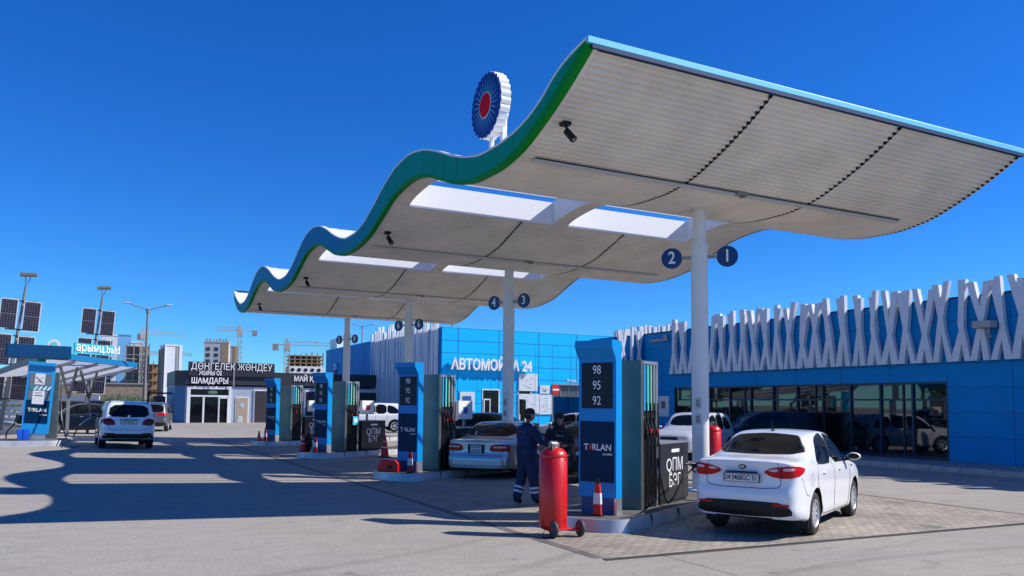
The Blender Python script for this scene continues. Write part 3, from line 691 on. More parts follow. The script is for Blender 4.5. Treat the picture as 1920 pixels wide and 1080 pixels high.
lattice('lattice_screen',st,lambda s_,o,z:sn(XF-o,s_,z),14.1,31.0,.335,3.42,5.98,.18,.29,11,None,.17,lean=.40,pair=True)
lattice('lattice_screen',st,lambda s_,o,z:sn(XF-o,s_,z),-6,14.0,.40,.2,6.0,.18,.30,12,None,.17,pair=True)
lattice('lattice_screen',st,lambda s_,o,z:sn(s_,33.72-o-.0,z),23.75,25.2,.30,3.6,5.7,.10,.2,13,None,.16)
# short return wall in front of which the bright slats stand
s=MB(); sbox(s,23.6,XF-.002,33.75,36,-.1,5.35); s.build('return_wall',BLUE,st)
# rooftop row of pale letters / fins further back, wall lamp, sign letters, lockers
random.seed(8); s=MB(); yy=34.
for k in range(16):
    y0=31.3+k*.38; MB().box(XF+.6-XF+random.uniform(-.05,.05),XF+.85-XF,y0-24,y0+random.choice((.08,.12,.2))-24,5.5,5.5+random.uniform(.40,.62)).build('roof_fin',WHITE,st)
s=MB(); sbox(s,XF-.12,XF-.02,31.5,32.9,5.08,5.2); sbox(s,XF-.1,XF-.004,31.6,31.9,5.2,5.38); s.build('wall_lamp',GREYM,st)
for a,z,sz in (('Н',4.05,.62),('ДΘ',3.5,.42),('Л',2.95,.5)):
    lettering('store_lettering',a,sz,M('letter_grey',(.5,.5,.53),.5) if 'letter_grey' not in bpy.data.materials else bpy.data.materials['letter_grey'],st,sn(XF-.10,33.0,z-.35),(0,-1,0),(0,0,1),.08,.01)
s=MB(); sbox(s,XF-.10,XF-.01,31.5,32.25,1.35,2.35); sg_=s.build('notice_case',WHITE,st)
s=MB(); sbox(s,XF-.106,XF-.101,31.75,32.05,1.75,2.1); s.build('notice',M('notice_brown',(.22,.12,.07),.6),sg_)
t=empty('floodlight_camera',(XF-.32,15.5,4.42),0,'grey box shaped floodlight with small camera under it on the store lattice','lamp')
MB().box(-.25,.12,-.30,.30,.0,.22).build('lamp_box',M('lamp_beige',(.42,.40,.36),.5),t,bevel=.02)
MB().cyl((-.05,-.12,-.25),(-.05,-.12,.0),.04,n=10).cyl((-.16,-.2,-.27),(.0,-.08,-.22),.055,n=12).build('camera',GREYM,t,smooth=True)
# things seen behind the glass line / standing at the store front
# ---------------------------------------------------------------- car wash
cw=empty('car_wash_building',(25,59.7,0),0,'tall bright blue panelled car wash hall with white sign letters','building')
def cbox(s,x0,x1,y0,y1,z0,z1,m=0): return s.box(x0-25,x1-25,y0-59.7,y1-59.7,z0,z1,m)
XD0,XD1=35.3,40.4
s=MB(); cbox(s,25,XD0,59.7,95,-.1,8); cbox(s,XD0,XD1,59.7,95,3.55,8); cbox(s,XD1,47,59.7,95,-.1,8); cbox(s,XD0,XD1,66,95,-.1,3.55); s.build('wall',M('wash_blue',(.002,.47,.88),.45,ior=1.3,var=.04,vscale=.5),cw)
s=MB(); JM2=M('joint_blue',(.004,.10,.30),.6)
for z in (1.9,2.85,3.95,4.95,5.95,6.95): cbox(s,25,XD0 if z<3.5 else 47,59.69,59.72,z,z+.035)
for x in (26.4,30.1,33.9,37.7,41.5,45.3): cbox(s,x,x+.04,59.688,59.72,.1 if x<35 or x>41 else 3.6,8)
s.build('panel_joint',JM2,cw)
s=MB(); cbox(s,XD0+.02,XD1-.02,59.9,59.95,2.55,3.5); 
s.build('rolled_gate',M('gate_glass',(.08,.09,.10),.3),cw)
s=MB(); cbox(s,XD0-.08,XD0,59.62,59.72,0,3.6); cbox(s,XD1,XD1+.08,59.62,59.72,0,3.6); cbox(s,XD0,XD1,59.62,59.72,3.55,3.65)
for k in range(1,6): cbox(s,XD0+k*.85,XD0+k*.85+.05,59.86,59.9,2.55,3.5)
s.build('gate_frame',GREYM,cw)
for x0,x1,lab in ((28.6,30.2,0),(31.9,33.2,0)):
    s=MB(); cbox(s,x0,x1,59.66,59.72,.1,3.1); f=s.build('door_frame',WHITE,cw)
    s=MB(); cbox(s,x0+.1,x1-.1,59.64,59.655,.2,3.0); s.build('pane',CGLASS,f)
    s=MB(); cbox(s,x0+.12,x0+.75,59.60,59.638,.2,2.3); l_=s.build('door_leaf',WHITE,f); s=MB(); cbox(s,x0+.22,x0+.65,59.59,59.599,.4,2.2); s.build('leaf_pane',CGLASS,l_)
for x0,x1,z0,z1,c in ((33.3,35.2,2.6,3.9,0),(33.3,34.9,1.0,2.5,0),(33.7,34.9,.4,.9,1)):
    pass
POST=M('poster_white',(.62,.66,.68),.6,var=.06,vscale=4); PI=M('poster_ink',(.25,.33,.36),.6)
for x0,x1,z0,z1,nm in ((31.95,33.75,3.0,4.45,'a'),(34.0,34.95,2.8,3.5,'b'),(31.95,33.95,1.05,2.75,'c'),(34.0,35.15,1.05,2.7,'d'),(26.6,27.9,1.3,2.85,'e')):
    X0=x0;X1=x1
    s=MB(); cbox(s,X0,X1,59.60 if nm!='e' else 59.62,59.68,z0,z1); pb=s.build('poster',POST,cw)
    s=MB(); random.seed(ord(nm))
    for k in range(9):
        a=random.uniform(X0+.1,X1-.5); z=random.uniform(z0+.15,z1-.2); cbox(s,a,a+random.uniform(.15,.4),59.59,59.599,z,z+.035)
    if nm=='e': cbox(s,X0+.25,X1-.3,59.588,59.60,z0+.5,z1-.35)
    s.build('print',PI if nm!='e' else M('ink_blue',(.02,.10,.35),.5),pb)
s=MB().cyl((35.55-25,-.12,3.15),(35.55-25,-.05,3.15),.42,n=24); rs=s.build('stop_sign',RED,cw,smooth=True); s=MB(); cbox(s,35.25,35.85,59.57,59.579,3.08,3.22); s.build('white_bar',LETW,rs)
lettering('wash_lettering','АВТОМОЙКА 24',1.2,LETW,cw,(25.65-25,-.34,5.0),(1,0,0),(0,0,1),.12,.03,align='LEFT',sx=.79)
lettering('small_lettering','Въезд',.32,LETW,cw,(37.2-25,-.03,3.95),(1,0,0),(0,0,1),.01,.004)
s=MB(); cbox(s,24.97,47,59.68,95,8.0,8.06); s.build('parapet_cap',CYAN,cw)
# left wing details
s=MB(); cbox(s,24.96,24.999,59.75,95,0,7.99); s.build('wing_cladding',BLUE,cw)
s=MB()
for z in (2.,3.4,4.8,6.2): cbox(s,24.95,24.961,59.8,95,z,z+.03)
for k in range(9): cbox(s,24.949,24.961,60+k*4,60.04+k*4,.1,7.98)
s.build('wing_joint',JM,cw)
lattice('lattice_screen',cw,lambda s_,o,z:(24.94-25-o,s_-59.7,z),60.2,77.3,.36,.3,8.75,.13,.2,21,None,.25,lean=.5)
lettering('wing_lettering','Р',1.5,LETW,cw,(-.2,90.2-59.7,5.6),(0,-1,0),(0,0,1),.12,.03)
lettering('wing_lettering','ОЙЛ',1.3,LETW,cw,(-.2,90.4-59.7,4.1),(0,-1,0),(0,0,1),.12,.03)
s=MB(); cbox(s,24.9,24.99,80,82.4,.1,2.6); s.build('wing_door',DGREY,cw)
s=MB(); cbox(s,24.3,25,84,88,2.75,3.1); s.build('door_canopy',DGREY,cw)
# roof box at far end of wing
s=MB(); cbox(s,25.4,26.6,92,95,8.06,9.3); s.build('roof_cabin',WHITE,cw)
# ---------------------------------------------------------------- tyre shop
sh=empty('tyre_shop',(7.19,75.3,0),0,'small tyre shop with dark sign band, glass doors and roller shutters','building'); sh.scale=(.93,1,1)
SX=1.0
def hb(s,x0,x1,y0,y1,z0,z1,m=0): return s.box(x0-7.6,x1-7.6,y0-75.3,y1-75.3,z0,z1,m)
SID=M('pale_siding',(.46,.52,.60),.6,var=.05); DARK=M('dark_fascia',(.028,.031,.04),.5)
s=MB(); hb(s,8.0,29,75.3,84,-.1,3.2); s.build('wall',SID,sh)
s=MB(); 
for k in range(34): hb(s,8.0,14.0,75.285,75.30,.1+k*.12,.108+k*.12) if k<25 else None
s.build('siding_line',M('siding_shadow',(.25,.29,.36),.7),sh)
s=MB(); s.add([(-.4,1.0,0),(.38,-.02,0),(.38,-.02,3.2),(-.4,1.0,3.2),(-.4,9,0),(-.4,9,3.2)],[(0,1,2,3),(4,0,3,5)]); s.build('corner_wall',M('shop_blue',(.02,.14,.34),.5),sh,recalc=False)
s=MB(); hb(s,8.0,29,75.1,84,3.35,4.55); s.add([(-.45,1.0,3.2),(.4,-.2,3.2),(.4,-.2,4.55),(-.45,1.0,4.55),(-.45,9,3.2),(-.45,9,4.55),(.4,9,4.55)],[(0,1,2,3),(4,0,3,5),(3,2,6,5)]); s.build('fascia',DARK,sh,recalc=False)
s=MB(); hb(s,8.15,16.0,74.9,75.09,4.1,5.32); s.build('sign_board',M('sign_dark',(.022,.022,.028),.5),sh)
s=MB(); hb(s,12.15,12.3,74.85,74.895,3.2,5.3); s.build('board_joint',GREYM,sh)
lettering('shop_lettering','ДΘҢГЕЛЕК ЖΘНДЕУ',.84,LETW,sh,(8.35-7.6,-.43,4.90),(1,0,0),(0,0,1),.03,.0,align='LEFT',sx=.86)
lettering('shop_lettering','ЖЫНЫ ОІ',.52,LETW,sh,(10.1-7.6,-.43,4.33),(1,0,0),(0,0,1),.03,.012,sx=.8)
lettering('shop_lettering','ШАМДАРЫ',.70,LETW,sh,(10.1-7.6,-.30,3.66),(1,0,0),(0,0,1),.03,.014,sx=.86)
lettering('shop_lettering','МАЙ ҚҰЮ',.66,LETW,sh,(19.4-7.6,-.24,4.0),(1,0,0),(0,0,1),.03,.02,sx=.9)
# glazed entrance
s=MB(); hb(s,8.25,12.0,75.18,75.3,2.95,3.2); hb(s,8.15,8.45,75.16,75.3,0,3.2); hb(s,11.85,12.1,75.16,75.3,0,3.2); hb(s,8.45,11.85,75.18,75.3,2.28,2.42)
for x in (9.55,10.9): hb(s,x,x+.16,75.2,75.3,0,2.28)
hb(s,10.9,11.85,75.1,75.18,2.14,2.26); hb(s,10.95,11.05,75.1,75.18,0,2.2); hb(s,11.75,11.85,75.1,75.18,0,2.2)
df=s.build('door_frame',WHITE,sh)
for x0,x1,z0,z1 in ((8.46,9.54,0.05,2.27),(9.72,10.89,.05,2.27),(11.07,11.74,.05,2.2),(8.46,11.84,2.43,2.94)):
    s=MB(); hb(s,x0,x1,75.22,75.25,z0,z1); s.build('pane',CGLASS,df)
s=MB(); s.ell((10.4-7.6,-.1,2.66),.45,.02,.16,14,6); s.build('oval_sign',M('sign_green',(.10,.18,.14),.5),df)
s=MB(); hb(s,12.5,13.75,75.24,75.3,0,2.3); f=s.build('door',WHITE,sh); s=MB(); hb(s,12.6,13.65,75.21,75.239,.05,2.22); s.build('door_leaf',M('wood_door',(.42,.33,.24),.6,var=.12,vscale=6),f)
s=MB().ell((13.1-7.6,-.1,1.55),.2,.01,.25,12,6); s.build('door_sticker',M('sticker_blue',(.4,.5,.6),.6),f)
SHUT=M('shutter_brown',(.045,.037,.035),.6)
for x0,x1 in ((14.3,18.6),(19.2,22.4),(23.0,26.5)):
    s=MB(); hb(s,x0-.12,x1+.12,75.2,75.3,0,3.0); f=s.build('shutter_frame',WHITE,sh)
    s=MB(); 
    for k in range(24): hb(s,x0,x1,75.17-.015*(k%2),75.198,.05+k*.117,.05+k*.117+.112)
    s.build('roller_shutter',SHUT,f)
t=empty('sandwich_bag',(12.0,74.6,0),0,'small pale green bag on the ground by the shop doors','bag')
MB().prism([(-.3,0),(.3,0),(.22,.6),(-.1,.62)],'y',-.1,.1).build('bag',M('pale_green',(.45,.55,.5),.7),t,bevel=.05)
t=empty('roof_frame_gate',(6.5,79,0),0,'dark steel frame gate left of the tyre shop','gate')
MB().box(-1.7,-1.55,-.08,.08,0,2.6).box(.8,.95,-.08,.08,0,2.6).box(-1.7,.95,-.08,.08,2.5,2.65).build('frame',BLKP,t); MB().box(-1.2,-.2,0,.8,0,2.3).build('rack',DARK,t,bevel=.1)
# ---------------------------------------------------------------- cars
def catmull(pts,n):
    out=[]
    for i in range(len(pts)-1):
        p0=pts[max(i-1,0)];p1=pts[i];p2=pts[i+1];p3=pts[min(i+2,len(pts)-1)]
        for k in range(n):
            t=k/n; out.append(tuple(.5*((2*b)+(-a+c)*t+(2*a-5*b+4*c-d)*t*t+(-a+3*b-3*c+d)*t**3) for a,b,c,d in zip(p0,p1,p2,p3)))
    out.append(pts[-1]); return out
def chaikin(p,n=2):
    for _ in range(n):
        q=[]
        for i in range(len(p)):
            a=p[i];b=p[(i+1)%len(p)]; q+=[(a[0]*.78+b[0]*.22,a[1]*.78+b[1]*.22),(a[0]*.22+b[0]*.78,a[1]*.22+b[1]*.78)]
        p=q
    return p
SED=dict(L=4.37,W=.84,R=.305,ax=(.95,3.52),
 top=[(0,1.075),(.1,1.10),(.45,1.12),(.60,1.14),(1.0,1.30),(1.35,1.425),(1.7,1.465),(2.1,1.47),(2.45,1.445),(2.8,1.34),(3.2,1.10),(3.35,1.03),(3.6,.985),(4.0,.90),(4.25,.79),(4.37,.68)],
 belt=[(0,1.035),(.3,1.03),(1.0,.995),(2.2,.955),(3.3,.90),(4.0,.80),(4.37,.6)],
 w=[(0,.66),(.04,.72),(.12,.775),(.3,.815),(.6,.835),(1.0,.84),(3.3,.84),(3.8,.83),(4.1,.77),(4.28,.66),(4.37,.5)],
 bot=[(0,.28),(.4,.24),(.7,.20),(3.7,.19),(4.37,.22)],
 rear=[(.2,.10),(.30,.05),(.42,.0),(.675,.0),(.70,.04),(.9,.05),(1.0,.045),(1.06,.035),(1.12,.06)],
 front=[(.2,.06),(.35,0),(.5,0),(.7,.04),(.9,.15)],cab=.74)
SUVS=dict(L=4.6,W=.93,R=.36,ax=(.92,3.62),
 top=[(0,1.66),(.3,1.70),(.9,1.735),(1.8,1.75),(2.4,1.72),(2.8,1.60),(3.25,1.28),(3.45,1.18),(4.0,1.13),(4.38,1.06),(4.54,.99),(4.6,.93)],
 belt=[(0,1.10),(.5,1.10),(2.2,1.06),(3.4,1.04),(4.2,.99),(4.6,.86)],
 w=[(0,.74),(.05,.80),(.15,.86),(.35,.90),(.8,.93),(3.5,.93),(4.0,.91),(4.35,.87),(4.52,.80),(4.6,.70)],
 bot=[(0,.36),(.5,.30),(3.9,.28),(4.6,.32)],
 rear=[(.3,.10),(.42,.02),(.5,0),(.70,0),(.76,.05),(1.0,.07),(1.1,.10),(1.3,.20),(1.55,.34),(1.66,.38),(1.8,.45)],
 front=[(.3,.06),(.5,0),(.7,0),(.95,.08),(1.1,.2)],cab=.78)
def deriv(base,**k): d=dict(base); d.update(k); return d
def car_body(sp,paint,t,seams=True):
    L=sp['L']; f={k:pchip([p[0] for p in sp[k]],[p[1] for p in sp[k]]) for k in ('top','belt','w','bot')}
    rf=pchip(*zip(*sp['rear'])); ff=pchip(*zip(*sp['front'])); cab=sp['cab']
    def ring(x):
        w,b,tp,zb=f['w'](x),f['belt'](x),f['top'](x),f['bot'](x); h=tp-b; k=min(max((h-.13)/.22,0),1); k=k*k*(3-2*k)
        A=[(w*.94,b+h*.22),(w*.84,b+h*.55),(w*.62,b+h*.85),(w*.35,tp-.008)]
        B=[(w*.935,b+.015),(w*(.5*.93+.5*cab+.02),b+h*.50),(w*cab,tp-.085),(w*(cab-.13),tp-.022)]
        up=[tuple((1-k)*p+k*q for p,q in zip(a,c)) for a,c in zip(A,B)]
        pts=[(0,zb),(w*.6,zb),(w*.90,zb+.01),(w*.975,zb+.09),(w*.985,zb+(b-zb)*.32),(w,zb+(b-zb)*.62),(w*.995,b-.10),(w*.965,b-.02)]+up+[(0,tp)]
        return catmull(pts,4)
    xs=sorted(set([0,.02,.04,.07,.1,.14,.2]+list(np.arange(.26,L-.3,.065))+[L-.3,L-.24,L-.18,L-.13,L-.09,L-.06,L-.03,L]))
    def warp(x,z):
        if x<1.1: x=x+rf(z)*max(0,(1-x/1.1))**2
        if x>L-1.0: x=x-ff(z)*max(0,(1-(L-x)/1.0))**2
        return x
    rows=[]
    r0=ring(0); capn=7
    for k in range(capn): rows.append([(warp(0,z)-.035*(1-(k/capn)**2)*1.0+.0,y*k/capn,z) for y,z in r0])
    # bulge of the tail: centre sits slightly further back
    for x in xs:
        rows.append([(warp(x,z),y,z) for y,z in ring(x)])
    r1=ring(L)
    for k in range(capn-1,-1,-1): rows.append([(warp(L,z)+.05*(1-(k/capn)**2),y*k/capn,z) for y,z in r1])
    n=len(rows[0]); m=MB(); vs=[p for r in rows for p in r]; fs=[(i*n+j,(i+1)*n+j,(i+1)*n+j+1,i*n+j+1) for i in range(len(rows)-1) for j in range(n-1)]
    m.add([(x-L/2,y,z) for x,y,z in vs],fs); m.add([(x-L/2,-y,z) for x,y,z in vs],[q[::-1] for q in fs])
    me=bpy.data.meshes.new('body'); me.from_pydata(m.v,[],m.f); bm=bmesh.new(); bm.from_mesh(me)
    bmesh.ops.remove_doubles(bm,verts=bm.verts,dist=1e-4); bmesh.ops.dissolve_degenerate(bm,edges=bm.edges,dist=1e-5); bmesh.ops.recalc_face_normals(bm,faces=bm.faces); bm.to_mesh(me)
    bv=BVHTree.FromBMesh(bm); bm.free()
    o=bpy.data.objects.new('body',me); COL.objects.link(o)
    cut=MB(); Rc=sp['R']+.055
    for xa in sp['ax']:
        for sg in (-1,1):
            n_=32; y0,y1=sg*(sp['W']-.30),sg*(sp['W']+.3)
            cut.cyl((xa-L/2,y0,sp['R']+.01),(xa-L/2,y1,sp['R']+.01),Rc,n=n_)
    co=cut.build('cut',paint); md=o.modifiers.new('b','BOOLEAN'); md.operation='DIFFERENCE'; md.object=co; md.solver='EXACT'
    dg=bpy.context.evaluated_depsgraph_get(); me2=bpy.data.meshes.new_from_object(o.evaluated_get(dg)); bpy.data.objects.remove(o); bpy.data.objects.remove(co)
    me2.name='body'; me2.materials.clear(); me2.materials.append(paint); me2.materials.append(BLKP)
    for p in me2.polygons:
        c=p.center; mi=0
        for xa in sp['ax']:
            if math.hypot(c.x-(xa-L/2),c.z-sp['R']-.01)<Rc+.003 and abs(c.y)>sp['W']-.34 : 
                if abs(p.normal.y)<.5 or abs(c.y)<sp['W']-.25: mi=1
        if c.z<f['bot'](c.x+L/2)+.02: mi=1
        p.material_index=mi; p.use_smooth=True
    me2.set_sharp_from_angle(angle=R(48))
    o=bpy.data.objects.new('body',me2); COL.objects.link(o); o.parent=t
    return o,bv
def proj(bv,a,b,dirn,L,off):
    if dirn in ('L','R'):
        sg=1 if dirn=='L' else -1; o_,d_=Vector((a-L/2,sg*3,b)),Vector((0,-sg,0))
    elif dirn=='rear': o_,d_=Vector((-5,a,b)),Vector((1,0,0))
    elif dirn=='front': o_,d_=Vector((5,a,b)),Vector((-1,0,0))
    else: o_,d_=Vector((a-L/2,b,4)),Vector((0,0,-1))
    h=bv.ray_cast(o_,d_)
    if h[0] is None: return None
    n=h[1] if h[1].dot(d_)<0 else -h[1]
    return h[0]+n*off
def decal(name,poly,dirn,bv,L,mat,parent,off=.004,rnd=2,step=.045,smooth=True):
    if dirn=='rear': off=-abs(off) if False else off
    if rnd: poly=chaikin(poly,rnd)
    bm=bmesh.new(); vs=[bm.verts.new((a,b,0)) for a,b in poly]; fc=bm.faces.new(vs)
    x0,x1=min(p[0] for p in poly),max(p[0] for p in poly); y0,y1=min(p[1] for p in poly),max(p[1] for p in poly)
    for ax,lo,hi in ((0,x0,x1),(1,y0,y1)):
        k=lo+step
        while k<hi-1e-4:
            co=(k,0,0) if ax==0 else (0,k,0); no=(1,0,0) if ax==0 else (0,1,0)
            bmesh.ops.bisect_plane(bm,geom=bm.verts[:]+bm.edges[:]+bm.faces[:],plane_co=co,plane_no=no); k+=step
    dead=[]
    for v in bm.verts:
        p=proj(bv,v.co.x,v.co.y,dirn,L,off)
        if p is None: dead.append(v)
        else: v.co=p
    if dead: bmesh.ops.delete(bm,geom=dead,context='VERTS')
    me=bpy.data.meshes.new(name); bm.to_mesh(me); bm.free(); me.materials.append(mat)
    for p in me.polygons: p.use_smooth=smooth
    o=bpy.data.objects.new(name,me); COL.objects.link(o); o.parent=parent; return o
def line(pts,dirn,bv,L,s,r=.005,step=.04,off=.0):
    """thin dark seam following the body"""
    out=[]
    for i in range(len(pts)-1):
        a,b=pts[i],pts[i+1]; n=max(1,int(math.hypot(a[0]-b[0],a[1]-b[1])/step))
        for k in range(n):
            t=k/n; p=proj(bv,a[0]+(b[0]-a[0])*t,a[1]+(b[1]-a[1])*t,dirn,L,off)
            if p is not None: out.append(p)
    p=proj(bv,pts[-1][0],pts[-1][1],dirn,L,off)
    if p is not None: out.append(p)
    if len(out)>1: s.path(out,r,5)
TYRE=M('tyre',(.016,.016,.017),.75,bump=.2,bscale=60); RIM=M('rim_silver',(.62,.63,.65),.3,metal=.6); HUBD=M('rim_dark',(.03,.03,.032),.5)
TAIL=M('tail_red',(.55,.0,.003),.3,ior=1.35); TAILD=M('tail_dark',(.16,.001,.004),.2,ior=1.4); TAILW=M('tail_clear',(.62,.50,.50),.15,coat=.5)
PLATE=M('plate_white',(.70,.70,.68),.5); CHROME=M('chrome',(.75,.75,.77),.12,metal=1.)
_wh={}
def wheel_at(t,x,y,sg,Rr,wd=.195,spokes=10):
    key=(round(Rr,3),wd,spokes)
    if key not in _wh:
        a,b=Rr,wd/2
        m1=MB().lathe([(a*.62,-b*.92),(a*.80,-b),(a*.94,-b*.94),(a*.985,-b*.75),(a,-b*.4),(a,b*.4),(a*.985,b*.75),(a*.94,b*.94),(a*.80,b),(a*.62,b*.92),(a*.60,0),(a*.62,-b*.92)],40,ax='y',caps=False)
        o1=m1.build('tyre',TYRE,None,smooth=True,angle=60)
        m2=MB().lathe([(a*.64,b*.90),(a*.66,b*.98),(a*.62,b*1.0),(a*.575,b*.86),(a*.56,b*.3),(a*.56,-b*.3)],40,ax='y',caps=False)
        for k in range(spokes):
            T=Matrix.Rotation(2*math.pi*k/spokes,4,'Y')
            m2.prism([(.03,-.022),(a*.59,-.034 if spokes<8 else -.022),(a*.59,.034 if spokes<8 else .022),(.03,.022)],'y',b*.55,b*.80)
            m2.v[-8:]=[tuple(T@Vector(v)) for v in m2.v[-8:]]
        m2.lathe([(0,b*.9),(a*.12,b*.9),(a*.19,b*.8),(a*.19,b*.5)],20,ax='y')
        o2=m2.build('rim',RIM,None,smooth=True,angle=35)
        o3=MB().lathe([(0,b*.20),(a*.57,b*.20)],28,ax='y',caps=False).build('brake_disc',HUBD,None)
        _wh[key]=[o.data for o in (o1,o2,o3)]
        for o in (o1,o2,o3): bpy.data.objects.remove(o)
    w_=bpy.data.objects.new('wheel',_wh[key][0]); COL.objects.link(w_); w_.parent=t; w_.location=(x,y,Rr); w_.rotation_euler=(0,random.uniform(0,6),0 if sg>0 else math.pi)
    for nm,d in (('rim',_wh[key][1]),('brake_disc',_wh[key][2])):
        o=bpy.data.objects.new(nm,d); COL.objects.link(o); o.parent=w_
    return w_
def side_windows(sp,bv,t,polys,surround=.022):
    L=sp['L']
    for d in ('L','R'):
        for poly in polys:
            cx_=sum(p[0] for p in poly)/len(poly); cz=sum(p[1] for p in poly)/len(poly)
            big=[(cx_+(p[0]-cx_)*1.05,cz+(p[1]-cz)*1.10) for p in poly]
            decal('window_seal',big,d,bv,L,BLKP,t,.003,1); decal('side_window',poly,d,bv,L,CGLASS,t,.006,1)
def car_base(name,label,cat,loc,head,sp,paint,group=None,spokes=10,wd=.195,wins=None,mir=True,mx=None,seams=()):
    t=empty(name,loc,head,label,cat,group); L=sp['L']
    body,bv=car_body(sp,paint,t)
    for xa in sp['ax']:
        for sg in (-1,1): wheel_at(t,xa-L/2,sg*(sp['W']-wd/2-.025),sg,sp['R'],wd,spokes)
    if wins: side_windows(sp,bv,t,wins)
    s=MB()
    for d in ('L','R'):
        for pts in seams: line(pts,d,bv,L,s)
    if s.v: s.build('door_seam',BLKP,body)
    if mir:
        x,z=mx
        for sg in (-1,1):
            m=MB().ell((x-L/2,sg*(sp['W']+.10),z+.03),.065,.115,.062,14,8); o=m.build('mirror',paint,t,smooth=True)
            MB().bar((x-L/2+.02,sg*(sp['W']-.10),z-.04),(x-L/2,sg*(sp['W']+.05),z-.01),.05,.04).ell((x-L/2-.062,sg*(sp['W']+.105),z+.03),.02,.095,.048,12,6).build('mirror_housing',BLKP,o,smooth=True)
    return t,body,bv
CARW=M('car_white',(.80,.81,.82),.22,coat=.7); CARS=M('car_silver',(.50,.53,.56),.28,metal=.55,coat=.6); CARP=M('car_pearl',(.66,.66,.66),.25,metal=.15,coat=.6)
CARD=M('car_navy',(.004,.008,.022),.3,ior=1.4,coat=.1); CARG=M('car_dark_green',(.004,.012,.012),.3,ior=1.4,coat=.1); CARGR=M('car_grey',(.12,.13,.15),.3,metal=.4,coat=.3); CARB=M('car_black',(.005,.005,.007),.3,ior=1.4,coat=.1)
SEDW=[[(1.18,1.01),(1.30,1.19),(1.52,1.34),(1.88,1.40),(2.02,1.395),(2.02,.99),(1.5,.99)],[(2.10,.985),(2.10,1.395),(2.45,1.375),(2.72,1.28),(3.05,1.06),(3.12,.97)]]
SEDS=[[(2.06,1.38),(2.06,.35),(2.08,.24)],[(3.14,.95),(3.13,.6),(3.02,.3),(3.0,.24)],[(1.16,1.0),(1.02,.85),(1.05,.70),(1.22,.52),(1.32,.36),(1.36,.26)],[(1.36,.265),(3.0,.245)]]
# --- white sedan being refuelled
HK=math.atan2(1.184,2.253)
ax=Vector((9.28,9.37,0)); L=SED['L']; loc=ax+Vector((math.cos(HK),math.sin(HK),0))*(L/2-SED['ax'][0])
KIA,body,bv=car_base('white_sedan','white sedan in the foreground with a fuel hose in its side, seen from behind','car',loc,HK,SED,CARW,None,10,.195,SEDW,True,(3.02,1.0),SEDS)
decal('window_seal',[(-.685,1.143),(-.615,1.26),(-.515,1.37),(-.45,1.40),(0,1.426),(.45,1.40),(.515,1.37),(.615,1.26),(.685,1.143),(0,1.132)],'rear',bv,L,BLKP,KIA,.003,1)
decal('rear_window',[(-.665,1.15),(-.60,1.25),(-.50,1.36),(-.44,1.39),(0,1.415),(.44,1.39),(.50,1.36),(.60,1.25),(.665,1.15),(0,1.14)],'rear',bv,L,CGLASS,KIA,.006,1)
decal('windshield',[(2.62,-.50),(2.62,.50),(3.28,.62),(3.30,-.62)],'top',bv,L,CGLASS,KIA,.005,2)
for sg in (-1,1):
    tl_=decal('tail_light',[(sg*.30,.925),(sg*.42,.865),(sg*.56,.84),(sg*.74,.85),(sg*.80,.93),(sg*.79,1.0),(sg*.70,1.015),(sg*.45,.985)],'rear',bv,L,TAIL,KIA,.012,1,.03)
    decal('tail_light_side',[(.11,.865),(.10,.93),(.11,1.0),(.18,1.01),(.34,.985),(.40,.955),(.24,.885)],'L' if sg>0 else 'R',bv,L,TAIL,tl_,.010,1,.03)
    decal('clear_lens',[(sg*.37,.945),(sg*.50,.925),(sg*.54,.965),(sg*.46,.968)],'rear',bv,L,TAILW,tl_,.016,1,.03)
    decal('clear_lens',[(sg*.60,.945),(sg*.74,.95),(sg*.735,.985),(sg*.60,.98)],'rear',bv,L,TAILW,tl_,.016,1,.03)
    decal('light_divider',[(sg*.570,.84),(sg*.582,.84),(sg*.582,1.0),(sg*.570,1.0)],'rear',bv,L,BLKP,tl_,.017,0,.03)
    decal('reflector',[(sg*.46,.468),(sg*.68,.468),(sg*.68,.50),(sg*.46,.50)],'rear',bv,L,TAIL,KIA,.012,0,.04)
    MB().box(SED['ax'][0]-L/2-.37,SED['ax'][0]-L/2-.35,sg*.60,sg*.80,.13,.34).build('mud_flap',BLKP,KIA)
decal('bumper_trim',[(-.70,.33),(-.72,.42),(-.60,.515),(-.3,.525),(.3,.525),(.60,.515),(.72,.42),(.70,.33),(0,.31)],'rear',bv,L,BLKP,KIA,.006,1,.04)
s=MB(); line([(-.50,1.09),(-.545,1.0)],'rear',bv,L,s,.004); line([(.50,1.09),(.545,1.0)],'rear',bv,L,s,.004)
line([(-.56,.84),(-.565,.76),(-.52,.715),(-.3,.70),(.3,.70),(.52,.715),(.565,.76),(.56,.84)],'rear',bv,L,s,.005)
s.build('boot_seam',BLKP,body)
MB().box(-L/2-.065,-L/2-.02,-.24,.24,.905,.925).build('plate_lamp_strip',BLKP,KIA)
pl=MB().box(-L/2-.012,-L/2+.012,-.275,.275,.775,.895).build('plate_holder',BLKP,KIA,bevel=.004)
pp=MB().box(-L/2-.017,-L/2-.0125,-.262,.262,.782,.888).build('license_plate',PLATE,pl)
lettering('plate_lettering','D4 046BGC',.105,BLKP,pp,(-L/2-.018,.065,.835),(0,-1,0),(0,0,1),.0005,.002,sx=.74); lettering('plate_lettering','01',.105,BLKP,pp,(-L/2-.018,-.205,.835),(0,-1,0),(0,0,1),.0005,.002,sx=.75)
MB().box(-L/2-.0185,-L/2-.0171,-.145,-.142,.785,.885).build('plate_divider',BLKP,pp)
pl.location=(-.035,0,0)
def proj0(y,z): return proj(bv,y,z,'rear',L,.0)
p0=proj0(0,.985); em=MB().ell(p0,.010,.062,.034,24,10).build('emblem',BLKP,KIA,smooth=True)
